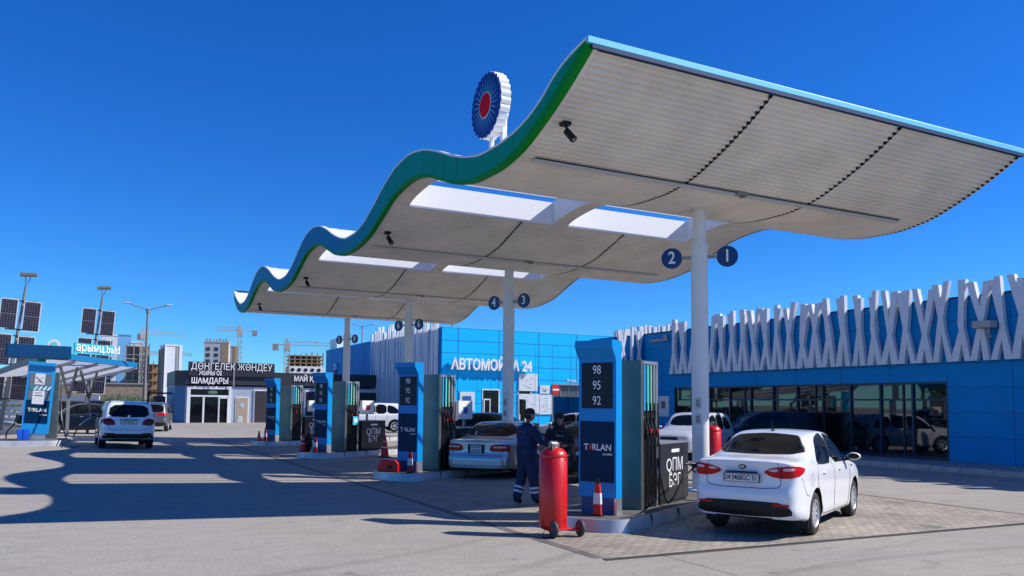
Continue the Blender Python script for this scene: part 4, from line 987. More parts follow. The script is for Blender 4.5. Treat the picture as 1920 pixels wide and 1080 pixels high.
lettering('emblem_lettering','KIA',.045,CHROME,em,p0+Vector((-.0115,0,0)),(0,-1,0),(0,0,1),.001,.001)
lettering('model_lettering','RIO',.035,CHROME,KIA,proj0(.40,1.02)+Vector((-.006,0,0)),(0,-1,0),(0,0,1),.001,0)
pa=proj(bv,1.52,0,'top',L,0); MB().ell(pa+Vector((0,0,.01)),.05,.03,.02,12,6).path([pa,pa+Vector((-.05,0,.06)),pa+Vector((-.13,0,.17))],[.008,.005,.003],6).build('antenna',BLKP,KIA,smooth=True)
for d,sg in (('L',1),('R',-1)):
    for xh in (1.42,2.42):
        p=proj(bv,xh,.86,d,L,.012); MB().ell(p,.085,.022,.016,14,6).build('door_handle',CARW,KIA,smooth=True)
s=MB(); c=[(.72+.075*math.cos(q),.80+.085*math.sin(q)) for q in [2*math.pi*k/20 for k in range(21)]]; line(c,'R',bv,L,s,.003); s.build('filler_flap',BLKP,body)
s=MB()
for d in ('L','R'): line([(.26,.86),(.36,.70),(.46,.60),(.60,.58)],d,bv,L,s,.004)
s.build('bumper_seam',BLKP,body)
p=proj(bv,3.32,.86,'R',L,.003); MB().ell(p,.05,.012,.02,12,6).build('side_repeater',BLKP,KIA,smooth=True)
MB().box(-L/2+.35,L/2-.4,-.50,.50,.24,.32).cyl((-L/2+.10,.35,.27),(-L/2+.5,.35,.29),.03,n=12).build('underbody',BLKP,KIA)
KIA.scale=(1,.965,1.04); KIA.location=Vector(KIA.location)+Vector((.03,-.015,0))
# fuelling hose, top-level: it hangs between the dispenser and the car
fill=KIA.matrix_basis@proj(bv,.62,.90,'L',L,.0)
bpy.context.view_layer.update()
KM=Matrix.Translation(KIA.location)@Matrix.Rotation(HK,4,'Z')@Matrix.Diagonal((1,.965,1.04,1)); fill=KM@proj(bv,.30,.90,'L',L,.0)
a0=ipos(0,-2.98,-.40,1.0)
hp=bez([a0,ipos(0,-2.86,-.50,.30),ipos(0,-2.72,-.58,.33),ipos(0,-2.52,-.66,.62),ipos(0,-2.25,-.85,.90),Vector((fill.x,fill.y,0))*.75+ipos(0,-2.25,-.9,0)*.25+Vector((0,0,.985)),fill+Vector((-.25,.02,.075)),fill+Vector((-.12,.03,.07))],10)
fh=MB().path(hp,.017,8).build('refuelling_hose',hose_m,None,smooth=True); tag(fh,'black hose arching from the nearest dispenser to the white sedan','hose')
MB().path([fill+Vector((-.14,.03,.07)),fill+Vector((-.03,.02,.06)),fill],[.03,.036,.02],10).path([fill+Vector((-.10,.03,.05)),fill+Vector((-.08,.03,-.04)),fill+Vector((-.03,.02,-.06))],.012,6).build('nozzle',BLKP,fh,smooth=True)
# --- silver sedan
ACC=deriv(SED,L=4.65,W=.89,R=.31,ax=(1.05,3.72),
 top=[(0,.99),(.1,1.01),(.65,1.035),(.80,1.05),(1.2,1.23),(1.6,1.385),(1.9,1.42),(2.3,1.425),(2.7,1.40),(3.0,1.30),(3.45,1.05),(3.6,.99),(4.0,.94),(4.4,.84),(4.65,.68)],
 belt=[(0,.945),(.4,.955),(1.0,.95),(2.4,.92),(3.5,.87),(4.2,.78),(4.65,.6)],
 w=[(0,.66),(.04,.74),(.12,.81),(.3,.855),(.6,.88),(1.0,.89),(3.5,.89),(4.0,.87),(4.4,.80),(4.65,.6)],
 bot=[(0,.26),(.4,.24),(.7,.20),(4.0,.19),(4.65,.22)],
 rear=[(.2,.06),(.3,.0),(.56,.0),(.60,.05),(.75,.07),(.92,.07),(1.0,.06)])
ACW=[[(1.36,.96),(1.50,1.14),(1.72,1.29),(2.05,1.36),(2.2,1.36),(2.2,.95),(1.7,.95)],[(2.28,.945),(2.28,1.36),(2.6,1.345),(2.86,1.25),(3.25,1.03),(3.34,.94)]]
HA=R(43)
aloc=dep(893,20.4)+Vector((math.cos(HA),math.sin(HA),0))*(ACC['L']/2); L=ACC['L']
AC,body,bv=car_base('silver_sedan','silver sedan parked by the second island behind the attendant','car',aloc,HA,ACC,CARS,None,6,.195,ACW,True,(3.25,.97),[[(2.24,1.34),(2.24,.3)],[(1.30,.95),(1.16,.8),(1.2,.65),(1.4,.5),(1.5,.3)]])
decal('window_seal',[(-.70,1.06),(-.55,1.365),(0,1.39),(.55,1.365),(.70,1.06),(0,1.05)],'rear',bv,L,BLKP,AC,.003,1)
decal('rear_window',[(-.68,1.07),(-.54,1.35),(0,1.375),(.54,1.35),(.68,1.07),(0,1.06)],'rear',bv,L,CGLASS,AC,.006,1)
decal('windshield',[(2.86,-.52),(2.86,.52),(3.5,.64),(3.52,-.64)],'top',bv,L,CGLASS,AC,.005,2)
for sg in (-1,1):
    tl_=decal('tail_light',[(sg*.34,.70),(sg*.80,.70),(sg*.80,.885),(sg*.40,.885)],'rear',bv,L,TAIL,AC,.010,1,.03)
    decal('tail_light_side',[(.10,.70),(.10,.885),(.18,.885),(.24,.70)],'L' if sg>0 else 'R',bv,L,TAIL,tl_,.010,1,.03)
    for a in (.46,.57,.68): decal('clear_lens',[(sg*a,.79),(sg*(a+.09),.79),(sg*(a+.09),.835),(sg*a,.835)],'rear',bv,L,TAILW,tl_,.014,0,.03)
s=MB(); line([(-.80,.60),(.80,.60)],'rear',bv,L,s,.006); line([(-.62,.96),(-.66,.62)],'rear',bv,L,s,.004); line([(.62,.96),(.66,.62)],'rear',bv,L,s,.004); s.build('boot_seam',BLKP,body)
decal('bumper_strip',[(-.82,.36),(.82,.36),(.82,.33),(-.82,.33)],'rear',bv,L,GREYM,AC,.008,0,.05)
p=proj(bv,0,.77,'rear',L,0); q=MB().box(p.x-.02,p.x+.01,-.22,.22,.66,.875).build('plate_holder',BLKP,AC); q2=MB().box(p.x-.026,p.x-.021,-.15,.15,.675,.855).build('license_plate',PLATE,q)
lettering('plate_lettering','ОГООН',.08,BLKP,q2,(p.x-.0265,0,.81),(0,-1,0),(0,0,1),.0005,.002,sx=.9); lettering('plate_lettering','ОБОСМ',.08,BLKP,q2,(p.x-.0265,0,.72),(0,-1,0),(0,0,1),.0005,.002,sx=.85)
MB().ell(proj(bv,0,.92,'rear',L,.002),.01,.04,.02,12,6).build('emblem',CHROME,AC,smooth=True)
for d in ('L','R'):
    for xh in (1.62,2.62): MB().ell(proj(bv,xh,.82,d,L,.012),.08,.02,.016,12,6).build('door_handle',CARS,AC,smooth=True)
MB().box(-L/2+.2,L/2-.3,-.55,.55,.19,.26).build('underbody',BLKP,AC)
# --- generic tail dressing for estate / suv shaped cars
SVW=[[(.62,1.12),(.72,1.34),(1.0,1.53),(1.35,1.60),(1.35,1.12)],[(1.43,1.115),(1.43,1.61),(2.05,1.63),(2.05,1.10)],[(2.13,1.10),(2.13,1.63),(2.45,1.60),(2.72,1.48),(3.15,1.16),(3.2,1.09)]]
SVS=[[(1.39,1.1),(1.36,.9),(1.40,.4)],[(2.09,1.6),(2.09,.4)],[(3.22,1.08),(3.2,.6),(3.1,.4)]]
def dress_suv(t,body,bv,L,win,tail,plate_z,dark,bump,em=True,tailm=None):
    decal('window_seal',[(a*1.04,b+(.012 if b>1.3 else -.012)) for a,b in win],'rear',bv,L,BLKP,t,.003,1); decal('rear_window',win,'rear',bv,L,CGLASS,t,.006,1)
    for sg in (-1,1):
        q=decal('tail_light',[(sg*a,b) for a,b in tail],'rear',bv,L,tailm or TAIL,t,.010,1,.03)
        m=sum(b for a,b in tail)/len(tail)
        decal('tail_light_side',[(.16,m-.10),(.18,m+.09),(.30,m+.08),(.36,m-.02)],'L' if sg>0 else 'R',bv,L,tailm or TAIL,q,.010,1,.03)
    decal('bumper_trim',bump,'rear',bv,L,BLKP,t,.006,1,.05)
    p=proj(bv,0,plate_z,'rear',L,0); h=MB().box(p.x-.05,p.x-.01,-.27,.27,plate_z-.065,plate_z+.065).build('plate_holder',BLKP,t); MB().box(p.x-.055,p.x-.0505,-.255,.255,plate_z-.05,plate_z+.05).build('license_plate',PLATE,h)
    s=MB(); line([(-.62,1.0),(-.64,.80),(-.58,.70),(.58,.70),(.64,.80),(.62,1.0)],'rear',bv,L,s,.007); s.build('hatch_seam',BLKP,body)
    MB().bar((p.x-.03,-.30,plate_z+.10),(p.x-.03,.30,plate_z+.10),.03,.03).build('plate_strip',GREYM,t)
    if em: MB().ell(proj(bv,0,plate_z+.21,'rear',L,.003),.012,.055,.055,14,8).build('emblem',CHROME,t,smooth=True)
def rails(t,L,z=1.72,w=.62):
    for sg in (-1,1): MB().path([(.45-L/2,sg*w,z-.08),(.55-L/2,sg*w,z+.03),(1.5-L/2,sg*w,z+.07),(2.3-L/2,sg*w,z+.04),(2.4-L/2,sg*w,z-.06)],.022,8).build('roof_rail',BLKP,t,smooth=True)
L=SUVS['L']; D=29.2+1.9
pos=dep(233,D); pos.z=gz(pos.x); r_=ray(233,760); hd=math.atan2(r_.y,r_.x)+R(4)
S1,body,bv=car_base('white_suv','white suv with roof rails being fuelled at the left island, seen from behind','car',pos,hd,SUVS,CARW,None,6,.24,SVW,True,(3.15,1.14),SVS)
S1.rotation_euler=(R(1.0),0,hd)
dress_suv(S1,body,bv,L,[(-.66,1.18),(-.58,1.56),(0,1.60),(.58,1.56),(.66,1.18),(0,1.16)],[(.42,.86),(.80,.86),(.84,1.08),(.62,1.12),(.46,1.02)],.97,None,[(-.82,.30),(-.84,.50),(-.7,.56),(.7,.56),(.84,.50),(.82,.30)],tailm=TAILD)
lettering('plate_lettering','777 AIT 01',.085,BLKP,S1,(proj(bv,0,.97,'rear',L,0).x-.056,0,.97),(0,-1,0),(0,0,1),.0005,.001,sx=.85)
rails(S1,L)
for sg in (-1,1): decal('reflector',[(sg*.45,.55),(sg*.78,.55),(sg*.78,.59),(sg*.45,.59)],'rear',bv,L,TAILD,S1,.012,0,.05)
MB().box(-L/2+.2,L/2-.3,-.6,.6,.28,.38).build('underbody',BLKP,S1)
# grey suv behind
pos=dep(291,50); pos.z=gz(pos.x); r_=ray(291,760)
S2,body,bv=car_base('grey_suv','dark grey suv parked beside the tyre shop, right of the white suv','car',pos,math.atan2(r_.y,r_.x)-R(5),SUVS,CARGR,None,6,.24,SVW,True,(3.15,1.14),SVS)
dress_suv(S2,body,bv,L,[(-.66,1.18),(-.58,1.56),(0,1.60),(.58,1.56),(.66,1.18),(0,1.16)],[(.25,1.0),(.80,.96),(.86,1.08),(.62,1.12),(.28,1.08)],.60,None,[(-.82,.30),(-.84,.50),(-.7,.55),(.7,.55),(.84,.50),(.82,.30)])
# white crossover in the back (faces left)
CRW=deriv(SUVS,R=.35)
def across(px,D,flip=1,da=0.):
    r=ray(px,760); v=math.atan2(r.y,r.x); return v+math.pi/2*flip+R(da)
pos=dep(694,52); pos.z=.06
S3,body,bv=car_base('white_crossover','white crossover parked beyond the third dispenser, facing left','car',pos,across(694,52,1,8),deriv(CRW,W=.93),CARW,None,5,.24,SVW,True,(3.15,1.14),SVS); S3.scale=(1.05,1.05,1.05)
dress_suv(S3,body,bv,L,[(-.66,1.18),(-.58,1.56),(0,1.60),(.58,1.56),(.66,1.18),(0,1.16)],[(.42,1.0),(.80,.96),(.86,1.1),(.62,1.12)],.8,None,[(-.82,.30),(-.84,.50),(-.7,.55),(.7,.55),(.84,.50),(.82,.30)])
# parked cars at the left
def plain(name,label,px,D,hd,sp,paint,wins,seams,mx,sc=1.,z=None,spk=6):
    pos=dep(px,D); pos.z=gz(pos.x) if z is None else z
    t,body,bv=car_base(name,label,'car',pos,hd,sp,paint,'cars parked around the forecourt',spk,.2,wins,True,mx,seams); t.scale=(sc,)*3
    LL=sp['L']
    for d in ('L','R'):
        for xh in (1.42,2.42): 
            p=proj(bv,xh,.84 if sp['L']<4.5 else .95,d,LL,.012)
            if p is not None: MB().ell(p,.08,.02,.016,12,6).build('door_handle',CHROME,t,smooth=True)
    return t,bv
def faces(t,bv,sp,zt,low=.0):
    LL=sp['L']; tp=sp is not SUVS and sp['L']<4.5
    z=.72 if tp else .86
    for sg in (-1,1):
        decal('headlight',[(sg*.36,z-.05),(sg*.62,z-.05),(sg*.66,z+.05),(sg*.42,z+.02)],'front',bv,LL,M('lamp_glass',(.5,.52,.55),.1,coat=.5) if 'lamp_glass' not in bpy.data.materials else bpy.data.materials['lamp_glass'],t,.01,1,.04)
        q=LL; decal('headlight_side',[(q-.42,z-.02),(q-.14,z-.06),(q-.12,z+.02),(q-.38,z+.06)],'L' if sg>0 else 'R',bv,LL,bpy.data.materials['lamp_glass'],t,.008,1,.04)
    decal('grille',[(-.36,z-.10),(.36,z-.10),(.32,z+.0),(-.32,z+.0)],'front',bv,LL,BLKP,t,.008,0,.05)
    decal('windshield',[(2.62 if tp else 2.7,-.52),(2.62 if tp else 2.7,.52),(3.28,.62),(3.30,-.62)],'top',bv,LL,CGLASS,t,.005,2)
t,bv_=plain('dark_sedan','dark navy sedan facing left between the left totem and the white suv',160,41.5,across(160,41,1,6),SED,CARD,SEDW,SEDS,(3.02,1.0),1.05); faces(t,bv_,SED,0)
t,bv_=plain('dark_sedan','dark green car parked behind the navy sedan, nearer the white fence',122,49,across(122,49,1,-4),SED,CARG,SEDW,SEDS,(3.02,1.0),1.12); faces(t,bv_,SED,0)
t,bv_=plain('dark_sedan','black car mostly hidden, only its roof showing behind the navy sedan',172,54,across(172,54,1,4),SED,CARB,SEDW,SEDS,(3.02,1.0),1.15); faces(t,bv_,SED,0)
# cars beyond the silver sedan
t,bv_=plain('dark_hatchback','dark car parked right behind the silver sedan, beside the second column',905,33,across(905,33,1,-25),SED,CARG,SEDW,SEDS,(3.02,1.0),1.04,z=.02); faces(t,bv_,SED,0)
t,bv_=plain('pale_sedan','pale blue white sedan parked near the car wash gate behind the hooded person',1085,34,across(1085,34,1,-18),SED,CARP,SEDW,SEDS,(3.02,1.0),1.05,z=.02); faces(t,bv_,SED,0)
t,bv_=plain('black_sedan','black sedan with its door open beside the hooded person',1118,21.4,R(-152),SED,CARB,SEDW,SEDS,(3.02,1.0),1.0,z=.004); faces(t,bv_,SED,0)
# open front door of the black sedan
dd=empty('door',(.95,-.84,0),R(-150),None,None); dd.parent=t
MB().box(-1.02,0,-.03,.03,.32,.93).build('door_panel',CARB,dd,bevel=.03)
MB().path([(-1.0,0,.93),(-.95,0,1.30),(-.72,0,1.39),(-.15,0,1.06),(0,0,.95)],.024,6).build('door_window_frame',CARB,dd,smooth=True)
MB().prism([(-.98,.93),(-.93,1.28),(-.72,1.37),(-.15,1.05),(-.02,.94)],'y',-.004,.004).build('door_window',M('clear_pane',(.45,.52,.58),.05),dd)
# white suv by the store, facing left, half hidden by the column
t,bv_=plain('white_van_suv','white suv in front of the store behind the nearest column, nose to the left',1300,29.5,across(1300,29,1,68),SUVS,CARP,SVW,SVS,(3.15,1.14),.95,z=.004); faces(t,bv_,SUVS,0)
t,bv_=plain('dark_blue_suv','dark blue suv parked along the store glass, beyond the white sedan',1425,31.5,across(1425,31,1,20),SUVS,CARD,SVW,SVS,(3.15,1.14),.98,z=.004); faces(t,bv_,SUVS,0)
# ---------------------------------------------------------------- left station
def fixz(px,D,z): p=dep(px,D); return Vector((p.x,p.y,z))
def face(px): r=ray(px,760); return math.atan2(r.y,r.x)
TL=M('thin_translucent_roof',(.85,.87,.87),.6)
n=TL.node_tree; b=n.nodes['Principled BSDF']; tr=n.nodes.new('ShaderNodeBsdfTranslucent'); tr.inputs[0].default_value=(.93,.95,.96,1); mxs=n.nodes.new('ShaderNodeMixShader'); mxs.inputs[0].default_value=.75
n.links.new(b.outputs[0],mxs.inputs[1]); n.links.new(tr.outputs[0],mxs.inputs[2]); n.links.new(mxs.outputs[0],n.nodes['Material Output'].inputs[0])
D0=29.6; tp=dep(66,D0); zg=gz(tp.x)
t=empty('pump_island',(0,0,0),0,'island with steel kerb at the left edge of the forecourt carrying the left totem','island','raised pump islands')
rt=dep(138,30.2); hd=face(100)+math.pi/2
t.location=(rt.x,rt.y,zg-.0); t.rotation_euler=(0,0,hd)
s=MB(); A=outline(1.15,0,7.); B=outline(1.07,.1,6.9); n_=len(A)
s.add([(x,y,-.35) for x,y in A]+[(x,y,.21) for x,y in B],[(i,(i+1)%n_,n_+(i+1)%n_,n_+i) for i in range(n_)]); s.build('steel_kerb',ISTEEL,t,smooth=True,angle=50)
MB().prism(outline(1.07,.1,6.9),'z',.1,.205).build('island_top',CONC,t)
MB().prism(outline(1.35,-.25,7.2),'z',-.3,.012).build('kerb_apron',M('apron',(.38,.34,.29),.8),t)
t=empty('price_totem',(tp.x,tp.y,zg+.2),face(66)-R(3),'wide blue totem with a taped white sheet at the left edge of the picture','price totem')
t.rotation_euler=(R(3.5),0,face(66)-R(3))
W=.44
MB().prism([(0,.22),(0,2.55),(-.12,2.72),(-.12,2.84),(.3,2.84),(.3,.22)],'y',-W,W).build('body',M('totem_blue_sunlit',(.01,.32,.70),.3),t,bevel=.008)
MB().box(.04,.28,-W+.08,W-.05,-.02,.219).build('plinth',STEEL2,t)
p=MB().box(-.012,.01,-W+.09,W-.09,1.48,2.42).build('price_panel',M('panel_grey',(.16,.18,.20),.4),t)
MB().box(-.018,-.013,-.14,.18,2.02,2.42).box(-.018,-.013,-.18,.20,1.30,1.92).build('taped_sheet',M('sheet_white',(.75,.76,.77),.7),p)
MB().box(-.024,-.0185,-.30,.30,1.80,1.98).build('coloured_label',M('label_teal',(.04,.25,.32),.5),p)
q=MB()
for k in range(4): q.prism([(.20-k*.14,1.82),(.12-k*.14,1.82),(.04-k*.14,1.96),(.10-k*.14,1.96)],'x',-.029,-.0245)
q.build('print',LETW,p)
MB().box(-.022,-.0185,-.12,.14,1.60,1.63).box(-.022,-.0185,-.08,.12,1.7,1.72).build('print',ink,p)
q=MB().box(-.021,-.0185,-.02,.06,2.1,2.13).bar((-.02,-.1,2.08),(-.02,.14,2.3),.02,.01).bar((-.02,.14,2.08),(-.02,-.1,2.3),.02,.01); q.build('print',ink,p)
p=MB().box(-.012,.01,-W+.07,W-.07,.60,1.44).build('brand_panel',NAVY,t)
lettering('brand_lettering','T',.175,LETW,p,(-.016,.25,1.08),(0,-1,0),(0,0,1),.001,.004); lettering('brand_letter','A',.175,M('letter_gold',(.55,.45,.12),.5),p,(-.016,.15,1.08),(0,-1,0),(0,0,1),.001,.004); lettering('brand_lettering','RLAN',.175,LETW,p,(-.016,-.085,1.08),(0,-1,0),(0,0,1),.001,.004); lettering('small_lettering','астана',.07,LETW,p,(-.016,-.22,.92),(0,-1,0),(0,0,1),.001,.002)
t=empty('dispenser_housing',(0,0,0),face(80)-R(3),'steel dispenser housing right behind the left totem with two hoses','fuel pump')
q=dep(96,30.5); t.location=(q.x,q.y,zg+.2)
MB().box(.1,1.0,-.22,.25,0,2.5).build('housing',STEEL,t,bevel=.01)
s2=Vector(S1.location)
bpy.context.view_layer.update()
hoseL=MB(); c0=fixz(113,29.8,2.6); hoseL.path(bez([c0,fixz(115,29.6,1.5),fixz(120,29.4,.95),fixz(128,29.0,.50),fixz(137,28.9,.48),fixz(150,29.6,.9),fixz(180,31.6,1.33)],10),.024,7)
hh=hoseL.build('refuelling_hose',hose_m,None,smooth=True); tag(hh,'black hose looping from the left totem to the white suv','hose')
MB().path([fixz(152,29.8,.98),fixz(176,31.4,1.28)],[.034,.034],8).build('hose_sleeve',STEEL2,hh,smooth=True)
hh=MB().path(bez([fixz(33,30,1.35),fixz(28,29.8,.98),fixz(17,29.5,.75),fixz(14,29.5,.48)],10),.024,7).build('hanging_hose',hose_m,None,smooth=True); tag(hh,'black hose hanging at the far left of the left island','hose')
q=dep(46,29.0); t=empty('blue_bin',(q.x,q.y,zg+.2),face(46),'small bright blue bin in front of the left totem','bin')
MB().prism([(-.17,0),(.17,0),(.20,.40),(-.20,.40)],'x',-.12,.12).build('bin',M('bin_blue',(.01,.10,.62),.35),t,bevel=.02); MB().box(-.125,-.121,-.01,.01,.02,.38).build('fold',NAVY,t)
# small canopy
A0,A1,A2=dep(88,32.5),dep(253,41.5),dep(-60,46); A3=A1+(A2-A0); zc=3.62
t=empty('left_canopy',(A0.x,A0.y,0),0,'low white ribbed canopy with blue and green edge above the left island','canopy')
def rel(p,z): return (p.x-A0.x,p.y-A0.y,z)
ex=(A1-A0); ey=(A2-A0); s=MB(); nr=46
for k in range(nr):
    a=k/nr; b=(k+.55)/nr; dz=-.9*a; dzb=-.9*b
    p=[A0+ey*a,A0+ex+ey*a,A0+ex+ey*b,A0+ey*b]; c=(k+1)/nr; dzc=-.9*c
    s.add([rel(p[0],zc+dz),rel(p[1],zc+dz),rel(p[2],zc+dzb),rel(p[3],zc+dzb)],[(0,1,2,3)])
    p=[A0+ey*b,A0+ex+ey*b,A0+ex+ey*c,A0+ey*c]
    s.add([rel(p[0],zc+dzb+.05),rel(p[1],zc+dzb+.05),rel(p[2],zc+dzc+.05),rel(p[3],zc+dzc+.05)],[(0,1,2,3)])
    s.add([rel(p[0],zc+dzb),rel(p[1],zc+dzb),rel(p[1],zc+dzb+.05),rel(p[0],zc+dzb+.05)],[(0,1,2,3)]); s.add([rel(p[3],zc+dzc),rel(p[2],zc+dzc),rel(p[2],zc+dzc+.05),rel(p[3],zc+dzc+.05)],[(0,1,2,3)])
s.build('ribbed_roof',TL,t,recalc=False)
s=MB(); up=(0,0,1)
s.bar(rel(A0,zc+.10),rel(A1,zc+.10),.08,.24); s.build('front_fascia',M('left_fascia_blue',(.008,.17,.40),.35),t)
g0=A0+ex*0.005-ex.normalized()*.0; s=MB().bar(rel(A0-Vector((.05,.06,0)),zc+.14),rel(A0+ex*.28-Vector((.05,.06,0)),zc+.14),.03,.22); s.build('green_trim',M('left_green',(.01,.30,.12),.4),t)
s=MB().bar(rel(A0,zc+.12),rel(A2,zc-.78),.08,.26); s.build('side_fascia',GREYM,t)
for f_ in (.25,.5,.75,1.0): MB().bar(rel(A0+ex*f_,zc-.06),rel(A0+ex*f_+ey,zc-.96),.09,.12).build('rafter',GREYM,t)
for (px,D) in ((128,38),(166,42)):
    b0=dep(px,D); s=MB().bar(rel(b0,gz(b0.x)),rel(b0,2.2),.14,.14)
    for dx in (-18,14): 
        b1=dep(px+dx,D-1.5); s.bar(rel(b0,2.0),rel(b1,zc-.25),.10,.10)
    s.build('support',GREYM,t)
q=dep(73,31.2); bx=empty('sign_box',(q.x,q.y,3.72),face(73)+math.pi/2+R(14),'long dark blue sign box on top of the left canopy edge','sign')
MB().box(-1.0,1.2,-.2,.2,-.22,.28).build('box',M('sign_box_blue',(.001,.05,.14),.5,ior=1.25),bx,bevel=.01); MB().box(-.9,1.1,-.15,.15,-.26,-.221).build('underside_lamp',GREYM,bx); MB().box(-.15,.1,-.08,.08,-.6,-.26).build('bracket',M('bracket_green',(.01,.22,.10),.5),bx)
B0,B1=dep(134,36.5),dep(252,40.3); hd=math.atan2(B1.y-B0.y,B1.x-B0.x); LB=(B1-B0).length
t=empty('letter_board',(B0.x,B0.y,0),hd,'cyan board with white letters above the left canopy edge','sign')
MB().box(0,LB*.62,-.03,.03,4.02,4.50).build('board',M('board_cyan',(.03,.42,.55),.4),t); MB().box(LB*.6,LB,-.03,.03,3.95,3.98).build('rail',GREYM,t)
lettering('board_lettering','арынц.bald',.54,LETW,t,(.04,-.05,4.30),(1,0,0),(0,0,1),.02,.002,align='LEFT',sx=1.02)
q=dep(96,36); t=empty('round_emblem',(q.x,q.y,4.35),face(96),'white ring with pale aqua centre above the left canopy','sign')
MB().lathe([(0,-.05),(.25,-.05),(.25,.05),(0,.05)],28,ax='x').build('disc',WHITE,t); MB().lathe([(0,-.07),(.14,-.07),(.14,-.051),(0,-.051)],28,ax='x').build('centre',M('aqua',(.15,.6,.62),.4),t); MB().cyl((0,0,-.8),(0,0,-.2),.04,n=8).build('stem',WHITE,t)
# ---------------------------------------------------------------- solar poles, street lamps
SOL=M('solar_cells',(.012,.012,.035),.2,coat=.3); SOLG=M('solar_grid',(.22,.22,.28),.5); FRW=M('solar_frame',(.70,.68,.66),.5); POLE=M('galvanised_pole',(.24,.22,.20),.5,metal=.3)
def solar(px0,py_t,D,label,lean):
    q=dep(px0,D); z0=gz(q.x); top=1.9+(756-py_t)*D/1515-z0
    t=empty('solar_lamp_pole',(q.x,q.y,z0),face(px0),label,'solar lamp','poles with solar panels and a lamp on top')
    def P(z): return Vector((0,-lean*z/top,z))
    MB().cyl(P(0),P(top*.55),.11,.09,n=12).cyl(P(top*.55),P(top-.6),.075,.06,n=12).build('pole',POLE,t,smooth=True)
    s=MB(); s.cyl(P(top-.65),P(top-.1)+Vector((0,-.16,0)),.02,n=6).cyl(P(top-.65),P(top-.1)+Vector((0,.10,0)),.02,n=6); s.build('fork',POLE,t)
    s=MB(); s.box(-.3,.3,-.42,.36,-.09,.07,T=Matrix.Translation(P(top))@Matrix.Rotation(R(-4),4,'X')); s.build('lamp_head',M('lamp_bronze',(.18,.15,.11),.5) if 'lamp_bronze' not in bpy.data.materials else bpy.data.materials['lamp_bronze'],t,bevel=.02)
    k=0
    for zt in (top-1.35,top-3.2,top-5.0):
        for sg in (1,-1):
            w_=.40; h=.80; yy=sg*.50; T=Matrix.Translation(P(zt-.85)+Vector((-.15,yy+(.05 if sg>0 else 0),.05*sg)))@Matrix.Rotation(R(3),4,'X')@Matrix.Rotation(R(-6),4,'Y')
            s=MB(); s.box(-.02,.02,-w_,w_,-h,h,T=T); fr=s.build('solar_panel',FRW,t)
            s=MB(); s.box(-.026,-.0205,-w_+.05,w_-.05,-h+.05,h-.05,T=T); s.build('cells',SOL,fr)
            s=MB()
            for j in range(1,6): s.box(-.029,-.0265,-w_+.05+j*.123,-w_+.06+j*.123,-h+.05,h-.05,T=T)
            for j in range(1,12): s.box(-.029,-.0265,-w_+.05,w_-.05,-h+.05+j*.128,-h+.058+j*.128,T=T)
            s.box(-.031,-.0295,-w_+.05,w_-.05,-.012,.012,T=T); s.build('grid',SOLG,fr)
        for e in (.75,-.75): MB().bar(P(zt-.85+e)+Vector((-.08,-.6,0)),P(zt-.85+e)+Vector((-.08,.6,0)),.04,.06).build('cross_arm',BLKP,t)
solar(2,517,42,'solar lamp pole at the far left edge with panels on both sides',.9); solar(156,542,50,'solar lamp pole behind the left canopy with two rows of panels',.85)
def street(px,py,D,label,span,hz_=0):
    q=dep(px,D); z0=gz(q.x); top=1.9+(756-py)*D/1515-z0; t=empty('street_lamp',(q.x,q.y,z0),face(px)+math.pi/2,label,'street lamp','tall street lamps')
    MB().cyl((0,0,0),(0,0,top*.4),.16,.12,n=12).cyl((0,0,top*.4),(0,0,top-.0),.10,.07,n=12).build('pole',POLE,t,smooth=True)
    for sg in (-1,1):
        MB().cyl((0,0,top-.1),(sg*span,0,top+.32),.035,n=8).build('arm',POLE,t); MB().ell((sg*(span+.12),0,top+.36),.26,.10,.06,12,6).build('lamp_head',M('lamp_shell',(.5,.5,.48),.4) if 'lamp_shell' not in bpy.data.materials else bpy.data.materials['lamp_shell'],t,smooth=True)
    MB().cyl((0,0,top-.35),(0,0,top-.0),.13,n=10).build('collar',POLE,t)
street(270,583,58,'tall street lamp with two arms left of the white tower',1.25)
street(676,612,118,'street lamp seen behind the dark blue wall, right of the farthest column',1.6)
street(845,605,120,'small street lamp peeking above the canopy end over the car wash',1.4)
# ---------------------------------------------------------------- fences, far wall, shrubs
def slatfence(px0,px1,D0_,D1_,z1,label,nsl=7):
    a,b=dep(px0,D0_),dep(px1,D1_); hd=math.atan2(b.y-a.y,b.x-a.x); Ln=(b-a).length; zz=gz(a.x)
    t=empty('slat_fence',(a.x,a.y,zz),hd,label,'fence','white slat fences at the left')
    for k in range(nsl): MB().box(0,Ln,-.03,.03,.15+k*(z1-.2)/nsl,.15+(k+.62)*(z1-.2)/nsl).build('slat',WHITE,t)
    k=0
    while k*2.5<=Ln: MB().box(k*2.5-.06,k*2.5+.06,.03,.12,0,z1).build('post',WHITE,t); k+=1
slatfence(-60,44,52,50,2.6,'white horizontal slat fence left of the left totem')
slatfence(96,186,66,62,2.2,'lower white slat fence behind the dark parked cars',4)
def leaves(m,c,r,n,rng,size):
    for _ in range(n):
        while True:
            v=Vector((rng.uniform(-1,1),rng.uniform(-1,1),rng.uniform(-1,1)))
            if v.length<1: break
        v=v*(.55+.45*v.length); p=Vector(c)+Vector((v.x*r[0],v.y*r[1],v.z*r[2])); a=Vector((rng.gauss(0,1),rng.gauss(0,1),rng.gauss(0,1))).normalized(); b=a.orthogonal().normalized(); s_=size*rng.uniform(.5,1.3)
        m.add([p-a*s_*.5,p+b*s_*.28,p+a*s_*.5,p-b*s_*.28],[(0,1,2,3)])
LEAF=[M('leaf_dark',(.035,.075,.02),.6,var=.3),M('leaf_mid',(.06,.10,.03),.6,var=.3)]; BARK=M('bark',(.10,.075,.05),.9)
rng=random.Random(4)
